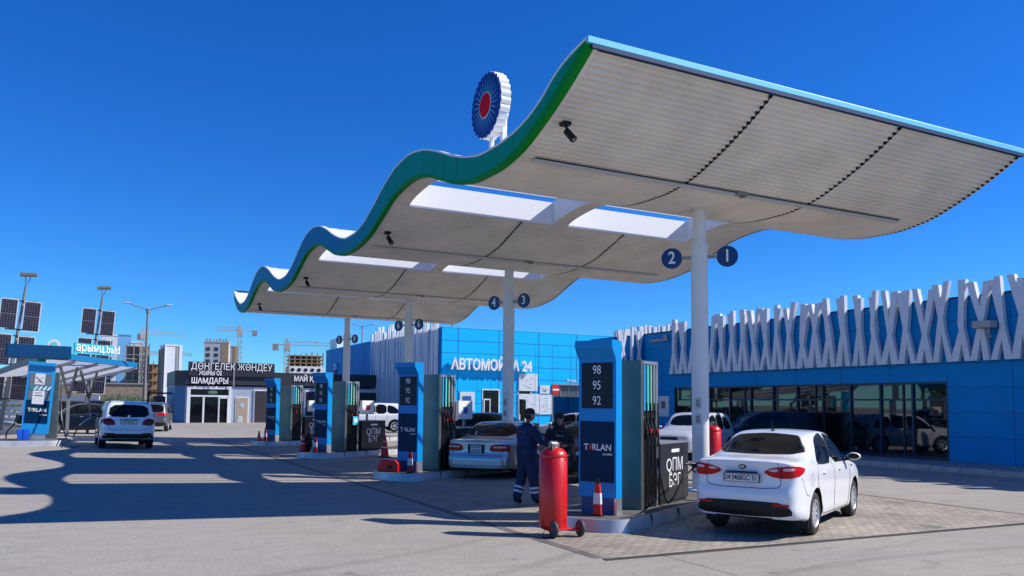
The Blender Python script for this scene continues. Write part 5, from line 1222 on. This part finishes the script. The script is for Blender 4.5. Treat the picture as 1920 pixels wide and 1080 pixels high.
def shrub(x,y,h,label,w_=None,n=900):
    z=gz(x); t=empty('shrub',(x,y,z),0,label,'shrub','shrubs beyond the forecourt'); w_=w_ or h*.6
    m=MB(); 
    for _ in range(5): leaves(m,(rng.uniform(-w_,w_)*.7,rng.uniform(-w_,w_)*.5,h*rng.uniform(.35,.75)),(w_*.5,w_*.5,h*.32),n//5,rng,h*.075)
    m.build('foliage',LEAF[rng.randint(0,1)],t,recalc=False)
    MB().cyl((0,0,0),(0,0,h*.6),.05,.02,n=6).build('stem',BARK,t)
for k,(px,D,h,lb) in enumerate(((18,60,3.1,'low green shrub behind the white fence at the far left'),(38,62,2.9,'green shrub left of the left totem behind the fence'),(183,80,2.4,'green shrub above the roof of the parked cars, left of the white suv'),(204,82,2.5,'green shrub directly behind the white suv roof, left half'),(222,84,2.3,'green shrub directly behind the white suv roof, right half'),(243,84,2.5,'green shrub between the white suv and the street lamp'),(262,86,2.9,'shrub at the foot of the tall street lamp'),(284,88,2.7,'shrub above the grey suv left of the white tower'),(330,88,3.1,'shrub glimpsed left of the tyre shop'))):
    q=dep(px,D); shrub(q.x,q.y,h,lb,w_=1.6)
def tree(x,y,h,label):
    z=gz(x); t=empty('tree',(x,y,z),rng.uniform(0,6),label,'tree','trees along the left boundary')
    m=MB()
    for k in range(9):
        a=rng.uniform(0,6.28); rr=h*rng.uniform(.05,.22); leaves(m,(math.cos(a)*rr,math.sin(a)*rr,h*rng.uniform(.42,.88)),(h*.16,h*.16,h*.12),260,rng,h*.045)
    m.build('crown',LEAF[rng.randint(0,1)],t,recalc=False)
    s=MB().cyl((0,0,-.1),(0,0,h*.5),h*.028,h*.015,n=8)
    for k in range(5):
        a=k*1.3; s.cyl((0,0,h*.35),(math.cos(a)*h*.2,math.sin(a)*h*.2,h*.7),h*.012,.02,n=5)
    s.build('trunk',BARK,t)
for k in range(17): tree(-20-5*(k%3),34+k*4.6,7+1.7*(k%3),'leafy green tree of the row along the left boundary, mirrored in the store glass')
# low brick building far left
q=dep(188,120); t=empty('brick_shed',(q.x,q.y,0),face(188)+math.pi/2,'low brown brick building with dark openings behind the left parked cars','building')
MB().box(-6,8,0,6,0,4.2).build('wall',M('brick_brown',(.22,.17,.13),.8,var=.2,vscale=2),t); MB().box(-6.2,8.2,-.2,6.2,4.2,4.4).build('roof',GREYM,t)
for k in range(4): MB().box(-5+k*3,-4+k*3,-.03,.01,1.5,2.8).build('window',BLKP,t)
# ---------------------------------------------------------------- far towers
WIN=M('far_window',(.02,.04,.08),.2)
def tower(name,label,px,D,wd,dp,h,mat,cols,rows,z0=6,bands=None,hd=None,winw=1.5,winh=1.6,rot=0.,side=0,xoff=0.,parent=None,roof=True,wm=None):
    if parent is None:
        q=dep(px,D); t=empty(name,(q.x,q.y,0),face(px)-math.pi/2+R(rot),label,'building')
    else: t=parent
    MB().box(xoff-wd/2,xoff+wd/2,0,dp,0,h).build('wall',mat,t)
    if roof: MB().box(xoff-wd/2-.2,xoff+wd/2+.2,-.2,dp+.2,h,h+.5).build('roof_edge',mat,t)
    me=None
    for c in range(cols):
        for r in range(rows):
            x=xoff-wd/2+wd*(c+.5)/cols; z=z0+(h-1.5-z0)*(r+.5)/rows
            if me is None:
                o=MB().box(-winw/2,winw/2,-.12,.02,-winh/2,winh/2).build('window',wm or WIN,t); me=o.data
            else:
                o=bpy.data.objects.new('window',me); COL.objects.link(o); o.parent=t
            o.location=(x,0,z)
    for c in range(side):
        for r in range(rows):
            o=bpy.data.objects.new('window',me); COL.objects.link(o); o.parent=t
            o.location=(xoff-wd/2,dp*(c+.5)/side,z0+(h-1.5-z0)*(r+.5)/rows); o.rotation_euler=(0,0,math.pi/2)
    return t
LBL=M('light_blue_render',(.16,.42,.68),.7); TW=M('tower_white',(.66,.68,.70),.7); CONCB=M('bare_concrete',(.26,.25,.24),.9,var=.15); BRK=M('raw_brick',(.30,.20,.13),.9,var=.15)
t=tower('apartment_tower','white and light blue apartment tower behind the left canopy',212,300,5.4,12,25.8,TW,1,9,xoff=-2.2,winw=2.0)
tower('','',0,0,4.6,12,26.2,LBL,0,0,xoff=2.8,parent=t)
tower('','',0,0,4.4,12,23.4,TW,2,9,xoff=7.3-.0,parent=t,winw=1.4)
tower('','',0,0,6,12,21,LBL,2,8,xoff=-8.2,parent=t,winw=1.6)
def skeleton(name,label,px,D,wd,dp,h,nf,mat,ncol,rot=0,z0=0,rag=True):
    q=dep(px,D); t=empty(name,(q.x,q.y,0),face(px)-math.pi/2+R(rot),label,'building')
    s=MB(); fh=(h-z0)/nf
    for k in range(nf+1): s.box(-wd/2,wd/2,0,dp,z0+k*fh-.25,z0+k*fh)
    s.box(-wd/2+.3,wd/2-.3,dp*.5,dp*.6,z0,h); s.build('floor_slab',mat,t)
    s=MB()
    for k in range(ncol+1):
        x=-wd/2+.2+(wd-.4)*k/ncol; s.box(x-.2,x+.2,.1,.5,z0,h+(random.uniform(.2,1.2) if rag else 0))
    s.build('columns',mat,t)
    if z0>0: MB().box(-wd/2,wd/2,.0,dp,0,z0-.3).build('lower_storeys',mat,t)
    return t
random.seed(9)
t=skeleton('unfinished_tower','brown unfinished tower of bare floors behind the tall street lamp',254,290,8,10,21.5,7,CONCB,3)
skeleton('unfinished_tower','lower unfinished brick tower between the street lamp and the white tower',279,300,6,9,15.5,5,BRK,3)
t=tower('white_tower','blank white slab tower with grey recessed bands left of the tyre shop',320,290,5.0,10,21.6,TW,0,0,rot=10)
MB().box(-3.2,-2.5,.5,9.5,0,20.6).build('recess',CONCB,t); MB().box(1.0,1.6,-.1,.0,0,21.5).build('joint',CONCB,t); MB().box(-2.7,-2.5,-.3,0,0,22.0).build('edge_fin',TW,t); MB().box(2.2,3.2,-.3,2,0,22.0).build('edge_fin',TW,t)
t=tower('concrete_tower','grey concrete tower with small square openings rising behind the tyre shop sign',402,330,9.5,12,26.0,M('concrete_pale',(.42,.42,.42),.9,var=.1),3,7,z0=7,winw=1.5,winh=1.4,rot=-4)
MB().box(2.0,4.7,-.15,-.01,0,26.6).build('scaffold_face',BRK,t)
for k in range(7): MB().box(-4.2+k*1.25,-3.6+k*1.25,1,1.5,26.5,26.9+random.uniform(.1,1.1)).build('roof_stub',CONCB,t)
t=tower('concrete_tower','second concrete tower beside the crane mast behind the tyre shop',431,345,5.5,10,25.2,M('concrete_pale2',(.36,.35,.34),.9,var=.1),2,7,z0=7,winw=1.3,winh=1.4)
MB().box(.8,2.7,-.15,-.01,0,25.6).build('scaffold_face',BRK,t)
t=skeleton('unfinished_block','unfinished block with open floors right above the tyre shop roof',572,265,11.2,11,17.2,3,BRK,6,rot=6,z0=13.6)
WC=M('white_cladding',(.7,.7,.7),.7)
MB().box(-5.3,5.7,-.2,-.02,11.3,13.6).build('white_band',WC,t)
for k in range(5): MB().cyl((-4.3+k*2.1,-.32,12.4),(-4.3+k*2.1,-.21,12.4),.6,n=14).build('round_opening',BLKP,t)
t=tower('low_apartment_block','small white block with dark windows between the towers and the white slab',297,310,9,10,12.2,TW,4,3,z0=3,winw=1.2)
t=tower('low_apartment_block','low white block with many windows behind the left canopy supports',132,300,16,10,11.5,TW,6,3,z0=3,winw=1.6)
t=tower('low_apartment_block','pale block glimpsed under the left end of the left canopy',60,310,14,10,11,LBL,5,3,z0=3,winw=1.6)
CRN=M('crane_grey',(.42,.40,.34),.6); CRO=M('crane_orange',(.50,.22,.12),.6)
def crane(px,D,py_top,jl,cj,ang,label,mat,py_j=None,lattice_n=14,mast=1.6):
    q=dep(px,D); top=1.9+(756-py_top)*D/1515; zj=1.9+(756-(py_j or py_top+12))*D/1515
    t=empty('tower_crane',(q.x,q.y,0),face(px)-math.pi/2+R(ang),label,'crane','tower cranes on the skyline')
    s=MB(); m=mast/2
    for sx in (-m,m):
        for sy in (-m,m): s.bar((sx,sy,0),(sx,sy,zj),.22,.22)
    k=0
    while k*2<zj-2:
        z=k*2
        for a,b in (((-m,-m),(m,-m)),((m,m),(-m,m))): s.bar((a[0],a[1],z),(b[0],b[1],z+2),.14,.14); s.bar((a[0],a[1],z+2),(b[0],b[1],z+2),.14,.14)
        k+=1
    s.build('mast',mat,t)
    s=MB(); s.bar((0,0,zj-.5),(0,0,top),.7,.7); s.box(-1,1,-1,1,zj-1.6,zj+.6); s.build('cabin_head',mat,t)
    s=MB(); s.bar((-cj,0,zj),(jl,0,zj),.25,.25); s.bar((-cj*.2,0,zj+1.1),(jl,0,zj+.9),.2,.2)
    n_=int(jl/2)
    for k in range(n_): s.bar((k*2,0,zj),(k*2+1,0,zj+1.05),.12,.12); s.bar((k*2+1,0,zj+1.05),(k*2+2,0,zj),.12,.12)
    s.bar((0,0,top),(jl*.6,0,zj+1),.07,.07); s.bar((0,0,top),(-cj,0,zj),.07,.07); s.build('jib',mat,t)
    MB().box(-cj-.2,-cj+1.6,-.8,.8,zj-1.8,zj+.2).build('counterweight',CONCB,t)
crane(445,300,612,-8.2,-6.5,0,'tower crane with short jib behind the concrete towers',CRN,py_j=623) if False else None
crane(445,300,612,9.,6.0,180,'tower crane beside the concrete towers, jib pointing left',CRN,py_j=623)
crane(535,255,636,17.5,4.2,0,'tower crane with a long jib to the right above the tyre shop',CRN,py_j=649)
crane(263,280,618,14,1.8,0,'tower crane behind the tall street lamp with level jib',CRN,py_j=632)
crane(248,330,665,22,3,0,'orange tower crane low on the skyline left of the white tower',CRO,py_j=668,mast=1.2)
# overhead cable
q=MB().path([Vector((11.3,13,4.55)),Vector((25.5,30,5.9))],.012,5).build('overhead_cable',BLKP,None); tag(q,'thin cable running from the nearest column to the store roof','cable')
# ---------------------------------------------------------------- people
SKIN=M('skin',(.40,.23,.15),.55); COVER=M('coverall_navy',(.007,.018,.075),.75,bump=.3,bscale=25,var=.15); BOOT=M('boot_black',(.012,.012,.014),.6)
HOOD=M('hoodie_black',(.024,.024,.027),.85,bump=.3,bscale=25); HAIR=M('hair_black',(.01,.008,.007),.7); TAPE=M('reflective_tape',(.55,.60,.62),.45)
def skin_mesh(verts,edges,radii,root=0,sub=2):
    me=bpy.data.meshes.new('s'); me.from_pydata(verts,edges,[]); o=bpy.data.objects.new('s',me); COL.objects.link(o)
    md=o.modifiers.new('skin','SKIN'); md.use_smooth_shade=True
    for v,r in zip(me.skin_vertices[0].data,radii): v.radius=r if isinstance(r,tuple) else (r,r)
    me.skin_vertices[0].data[root].use_root=True
    sb=o.modifiers.new('sub','SUBSURF'); sb.levels=sub; sb.render_levels=sub
    dg=bpy.context.evaluated_depsgraph_get(); m=bpy.data.meshes.new_from_object(o.evaluated_get(dg)); bpy.data.objects.remove(o); return m
def person(label,loc,hd,J,cloth,lower,shoe,handr=.045,headyaw=0,headpitch=0,hooded=False,group=None):
    """J: joints. body = one mesh; x forward, y left, z up"""
    names=['pelvis','waist','chest','neckb','neck','shL','elL','wrL','shR','elR','wrR','hiL','knL','anL','toL','hiR','knR','anR','toR']
    rad=dict(pelvis=(.135,.165),waist=(.125,.15),chest=(.135,.175),neckb=(.085,.10),neck=.055,shL=.075,elL=.052,wrL=.036,shR=.075,elR=.052,wrR=.036,hiL=.098,knL=.068,anL=.055,toL=.040,hiR=.098,knR=.068,anR=.055,toR=.040)
    rad.update(J.get('rad',{}))
    E_=[('pelvis','waist'),('waist','chest'),('chest','neckb'),('neckb','neck'),('chest','shL'),('shL','elL'),('elL','wrL'),('chest','shR'),('shR','elR'),('elR','wrR'),('pelvis','hiL'),('hiL','knL'),('knL','anL'),('anL','toL'),('pelvis','hiR'),('hiR','knR'),('knR','anR'),('anR','toR')]
    ix={n:i for i,n in enumerate(names)}
    m=skin_mesh([J[n] for n in names],[(ix[a],ix[b]) for a,b in E_],[tuple(q*1.07 for q in (rad[n] if isinstance(rad[n],tuple) else (rad[n],)*2)) if n[:2] in ('pe','wa','ch','hi','kn') else rad[n] for n in names])
    t=empty('person',loc,hd,label,'person')
    ex=MB()
    for sd in 'LR':
        a,b,e=Vector(J['chest']),Vector(J['sh'+sd]),Vector(J['el'+sd]); k_=rad['chest'][0]/.15
        ex.ell(a*.45+b*.55+Vector((0,0,-.01)),.115*k_,.10*k_,.115*k_,16,12); ex.path([b*.8+a*.2,b,b*.7+e*.3,b*.3+e*.7,e],[.085*k_,.088*k_,.082*k_,.070*k_,.060*k_],12)
    eo=ex.build('x',cloth,None,smooth=True); bm=bmesh.new(); bm.from_mesh(m); bm.from_mesh(eo.data); bpy.data.objects.remove(eo)
    # head: shaped ellipsoid with nose, brow, chin and ears
    hb=bmesh.new(); bmesh.ops.create_uvsphere(hb,u_segments=28,v_segments=20,radius=1)
    for v in hb.verts:
        x,y,z=v.co; v.co=Vector((x*.104,y*.082,z*.130))
        if z<0: v.co.y*=1-.30*(-z)**1.3; v.co.x*=1-.12*(-z)
        if x>0 and z<-.35: v.co.x+=.012
        if x>.75 and abs(y)<.22 and -.42<z<.12: v.co.x+=.024*(1-abs(y)/.22)*(1-abs(z+.22)/.4)
        if x>.6 and .02<z<.28 and .12<abs(y)<.62: v.co.x-=.008
        if x>.7 and -.66<z<-.50 and abs(y)<.35: v.co.x+=.005
    for sg in (-1,1):
        e=bmesh.ops.create_uvsphere(hb,u_segments=8,v_segments=6,radius=1)
        for v in e['verts']: v.co=Vector((v.co.x*.02-.002,v.co.y*.010+sg*.078,v.co.z*.032-.01))
    HM=Matrix.Translation(Vector(J['head']))@Matrix.Rotation(headyaw,4,'Z')@Matrix.Rotation(headpitch,4,'Y')
    hb.transform(HM); tmp=bpy.data.meshes.new('h'); hb.to_mesh(tmp); hb.free(); nb=len(bm.faces); bm.from_mesh(tmp)
    bm.to_mesh(m); bm.free()
    # hands: palm, four fingers, thumb
    hand=MB()
    for sd in 'LR':
        w_,el=Vector(J['wr'+sd]),Vector(J['el'+sd]); d=(w_-el).normalized(); d=(d+Vector(J.get('hd'+sd,(0,0,0)))).normalized()
        pn=Vector(J.get('pn'+sd,(0,0,-1))); pn=(pn-d*pn.dot(d)).normalized(); a=d.cross(pn).normalized(); sg=1 if sd=='L' else -1
        hand.path([w_-d*.02,w_+d*.03,w_+d*.06,w_+d*.092],[.026,.034,.038,.032],8); k0=w_+d*.085; curl=J.get('curl',.5)
        for f in range(4):
            b=k0+a*(f-1.5)*.019; ln=[.066,.075,.072,.056][f]*1.05; p1=b+d*ln*.42+pn*ln*.12*curl; p2=p1+(d*(1-curl*.6)+pn*curl).normalized()*ln*.33; p3=p2+(d*(1-curl)+pn*curl*1.3).normalized()*ln*.28
            hand.path([b,p1,p2,p3],[.0105,.0095,.0085,.007],6)
        b=w_+d*.03-a*sg*.03; hand.path([b,b+d*.03-a*sg*.018+pn*.008,b+d*.055-a*sg*.016+pn*.025],[.013,.011,.008],6)
    hm=hand.build('x',SKIN,None,smooth=True); bm=bmesh.new(); bm.from_mesh(m); n1=len(bm.faces); bm.from_mesh(hm.data); bm.to_mesh(m); bm.free(); bpy.data.objects.remove(hm)
    m.materials.clear()
    for q in (cloth,SKIN,lower,shoe,J.get('glove') or SKIN): m.materials.append(q)
    for p in m.polygons:
        c=p.center; mi=0
        if p.index>=nb: mi=1
        if p.index>=n1: mi=4 if J.get('glove') else 1
        if mi==0:
            if c.z>J['neckb'][2]+.05: mi=1
            elif c.z<J['pelvis'][2]+.02 and (Vector(J['wrL'])-c).length>.3 and (Vector(J['wrR'])-c).length>.15: mi=2
            if c.z<.11: mi=3
        p.material_index=mi; p.use_smooth=True
    m.name='body'; o=bpy.data.objects.new('body',m); COL.objects.link(o); o.parent=t
    return t,HM
# attendant in navy coverall, seen from behind three quarters, turned to the right
q=gnd_=dep(988,15.4); J=dict(pelvis=(0,0,.95),waist=(.0,0,1.10),chest=(-.01,0,1.34),neckb=(.0,0,1.49),neck=(.03,0,1.57),head=(.07,0,1.69),
 shL=(.0,.19,1.41),elL=(.05,.27,1.13),wrL=(.20,.14,.95),shR=(.0,-.19,1.41),elR=(.12,-.29,1.18),wrR=(.38,-.22,1.19),
 hiL=(.0,.10,.86),knL=(-.03,.12,.49),anL=(-.14,.13,.10),toL=(-.01,.15,.04),hiR=(.0,-.10,.86),knR=(.09,-.12,.49),anR=(.13,-.13,.10),toR=(.27,-.14,.04),
 hdR=(.2,0,-.4),pnL=(0,-.3,-1),pnR=(0,1,0),glove=BOOT,curl=.6,rad=dict(chest=(.17,.215),waist=(.16,.19),pelvis=(.165,.19),shL=.085,shR=.085,elL=.07,elR=.07,wrL=.05,wrR=.05,hiL=.125,hiR=.125,knL=.098,knR=.098,anL=.088,anR=.088))
HA2=R(6)
t,HM=person('attendant in navy coverall and cap with reflective leg bands, standing behind the red cylinder',(q.x,q.y,.004),HA2,J,COVER,COVER,BOOT)
s=MB(); s.lathe([(0.0,.135),(.05,.130),(.088,.095),(.103,.05),(.104,.02),(.10,.015)],24); s.v=[tuple(HM@Vector((v[0]*1.03,v[1]*.88,v[2]))) for v in s.v]; s.build('cap',HOOD,t,smooth=True)
s=MB().prism([(.06,-.068),(.16,-.055),(.205,0),(.16,.055),(.06,.068)],'z',.018,.030); s.v=[tuple(HM@Vector(v)) for v in s.v]; s.build('cap_brim',HOOD,t)
s=MB().ell((-.035,0,-.02),.075,.079,.075,16,10); s.v=[tuple(HM@Vector(v)) for v in s.v]; s.build('hair',HAIR,t,smooth=True)
for kn,an in (('knL','anL'),('knR','anR')):
    a,b=Vector(J[kn]),Vector(J[an])
    for f in (.42,.62):
        p=a+(b-a)*f; d=(b-a).normalized(); r_=.104+(.088-.104)*f+.005; MB().cyl(p-d*.022,p+d*.022,r_,r_-.002,n=20,caps=False).build('reflective_band',TAPE,t,smooth=True)
MB().lathe([(.192,-.006),(.192,.006)],24,(.0,0,1.30)).build('back_stripe',M('stripe_khaki',(.20,.19,.12),.6),t,smooth=True) if False else None
MB().lathe([(.183,-.02),(.183,.02)],28,(-.005,0,1.08),caps=False).build('waist_belt',M('belt_dark',(.004,.008,.03),.7),t,smooth=True); t.children[-1].scale=(.98,1.22,1)
s=MB().path([(-.125,.13,1.36),(-.148,0,1.375),(-.125,-.13,1.36)],.007,6); s.build('back_stripe',M('stripe_khaki',(.20,.19,.12),.6),t)
MB().path([(.055,-.06,1.50),(.02,-.085,1.51),(-.05,-.06,1.525),(-.06,0,1.53),(-.05,.06,1.525),(.02,.085,1.51),(.055,.06,1.50)],.024,8).build('collar',COVER,t,smooth=True)
# person in black hoodie looking down at their hands
q=dep(1048,16.3); J2=dict(pelvis=(0,0,.90),waist=(.0,0,1.04),chest=(.02,0,1.28),neckb=(.03,0,1.41),neck=(.06,0,1.49),head=(.10,0,1.60),
 shL=(.02,.18,1.34),elL=(.06,.27,1.09),wrL=(.27,.10,1.08),shR=(.02,-.18,1.34),elR=(.06,-.28,1.09),wrR=(.29,-.10,1.13),
 hiL=(.0,.09,.83),knL=(.05,.11,.47),anL=(.0,.12,.09),toL=(.13,.14,.035),hiR=(.0,-.09,.83),knR=(.02,-.11,.47),anR=(-.03,-.12,.09),toR=(.10,-.15,.035),
 hdL=(.1,-.5,.0),hdR=(.1,.4,-.1),pnL=(0,0,1),pnR=(0,0,1),curl=.5,rad=dict(chest=(.145,.195),waist=(.145,.18),pelvis=(.14,.17),shL=.088,shR=.088,elL=.07,elR=.07,wrL=.042,wrR=.042,hiL=.10,hiR=.10))
r_=ray(1049,760); h2=math.atan2(-r_.y,-r_.x)+R(8)
t,HM=person('person in black hooded sweatshirt with hood up looking down at a phone',(q.x,q.y,.004),h2,J2,HOOD,HOOD,BOOT,headpitch=R(28))
s=MB().ell((-.022,0,.012),.118,.103,.138,20,14); s.f=[f for f in s.f if not (sum(s.v[i][0] for i in f)/4>.060 and sum(s.v[i][2] for i in f)/4<.085)]; s.m=[0]*len(s.f)
s.v=[tuple(HM@Vector(v)) for v in s.v]; hdo=s.build('hood',HOOD,t,smooth=True); md=hdo.modifiers.new('so','SOLIDIFY'); md.thickness=.014
s=MB().ell((.03,0,1.455),.115,.13,.07,16,8).build('hood_collar',HOOD,t,smooth=True)
s=MB().ell((.022,0,.078),.080,.074,.052,14,8); s.v=[tuple(HM@Vector(v)) for v in s.v]; s.build('fringe',HAIR,t,smooth=True)
bv=BVHTree.FromPolygons([v.co[:] for v in t.children[0].data.vertices],[p.vertices[:] for p in t.children[0].data.polygons])
h=bv.ray_cast(Vector((1,0,1.26)),Vector((-1,0,0)))
lettering('chest_print','Move',.075,M('print_cream',(.6,.5,.42),.6),t,(h[0].x+.012,0,1.27),(0,1,0),(0,0,1),.002,0)
MB().box(.36,.37,-.055,.03,1.08,1.20,T=Matrix.Translation((.0,0,.02))).build('phone',BLKP,t,bevel=.004)
MB().path([(.20,.20,1.02),(.12,.27,.90),(.05,.30,.78)],[.05,.07,.04],8).build('sleeve_bag',M('bag_grey',(.05,.05,.055),.7),t,smooth=True)
bpy.context.view_layer.update()
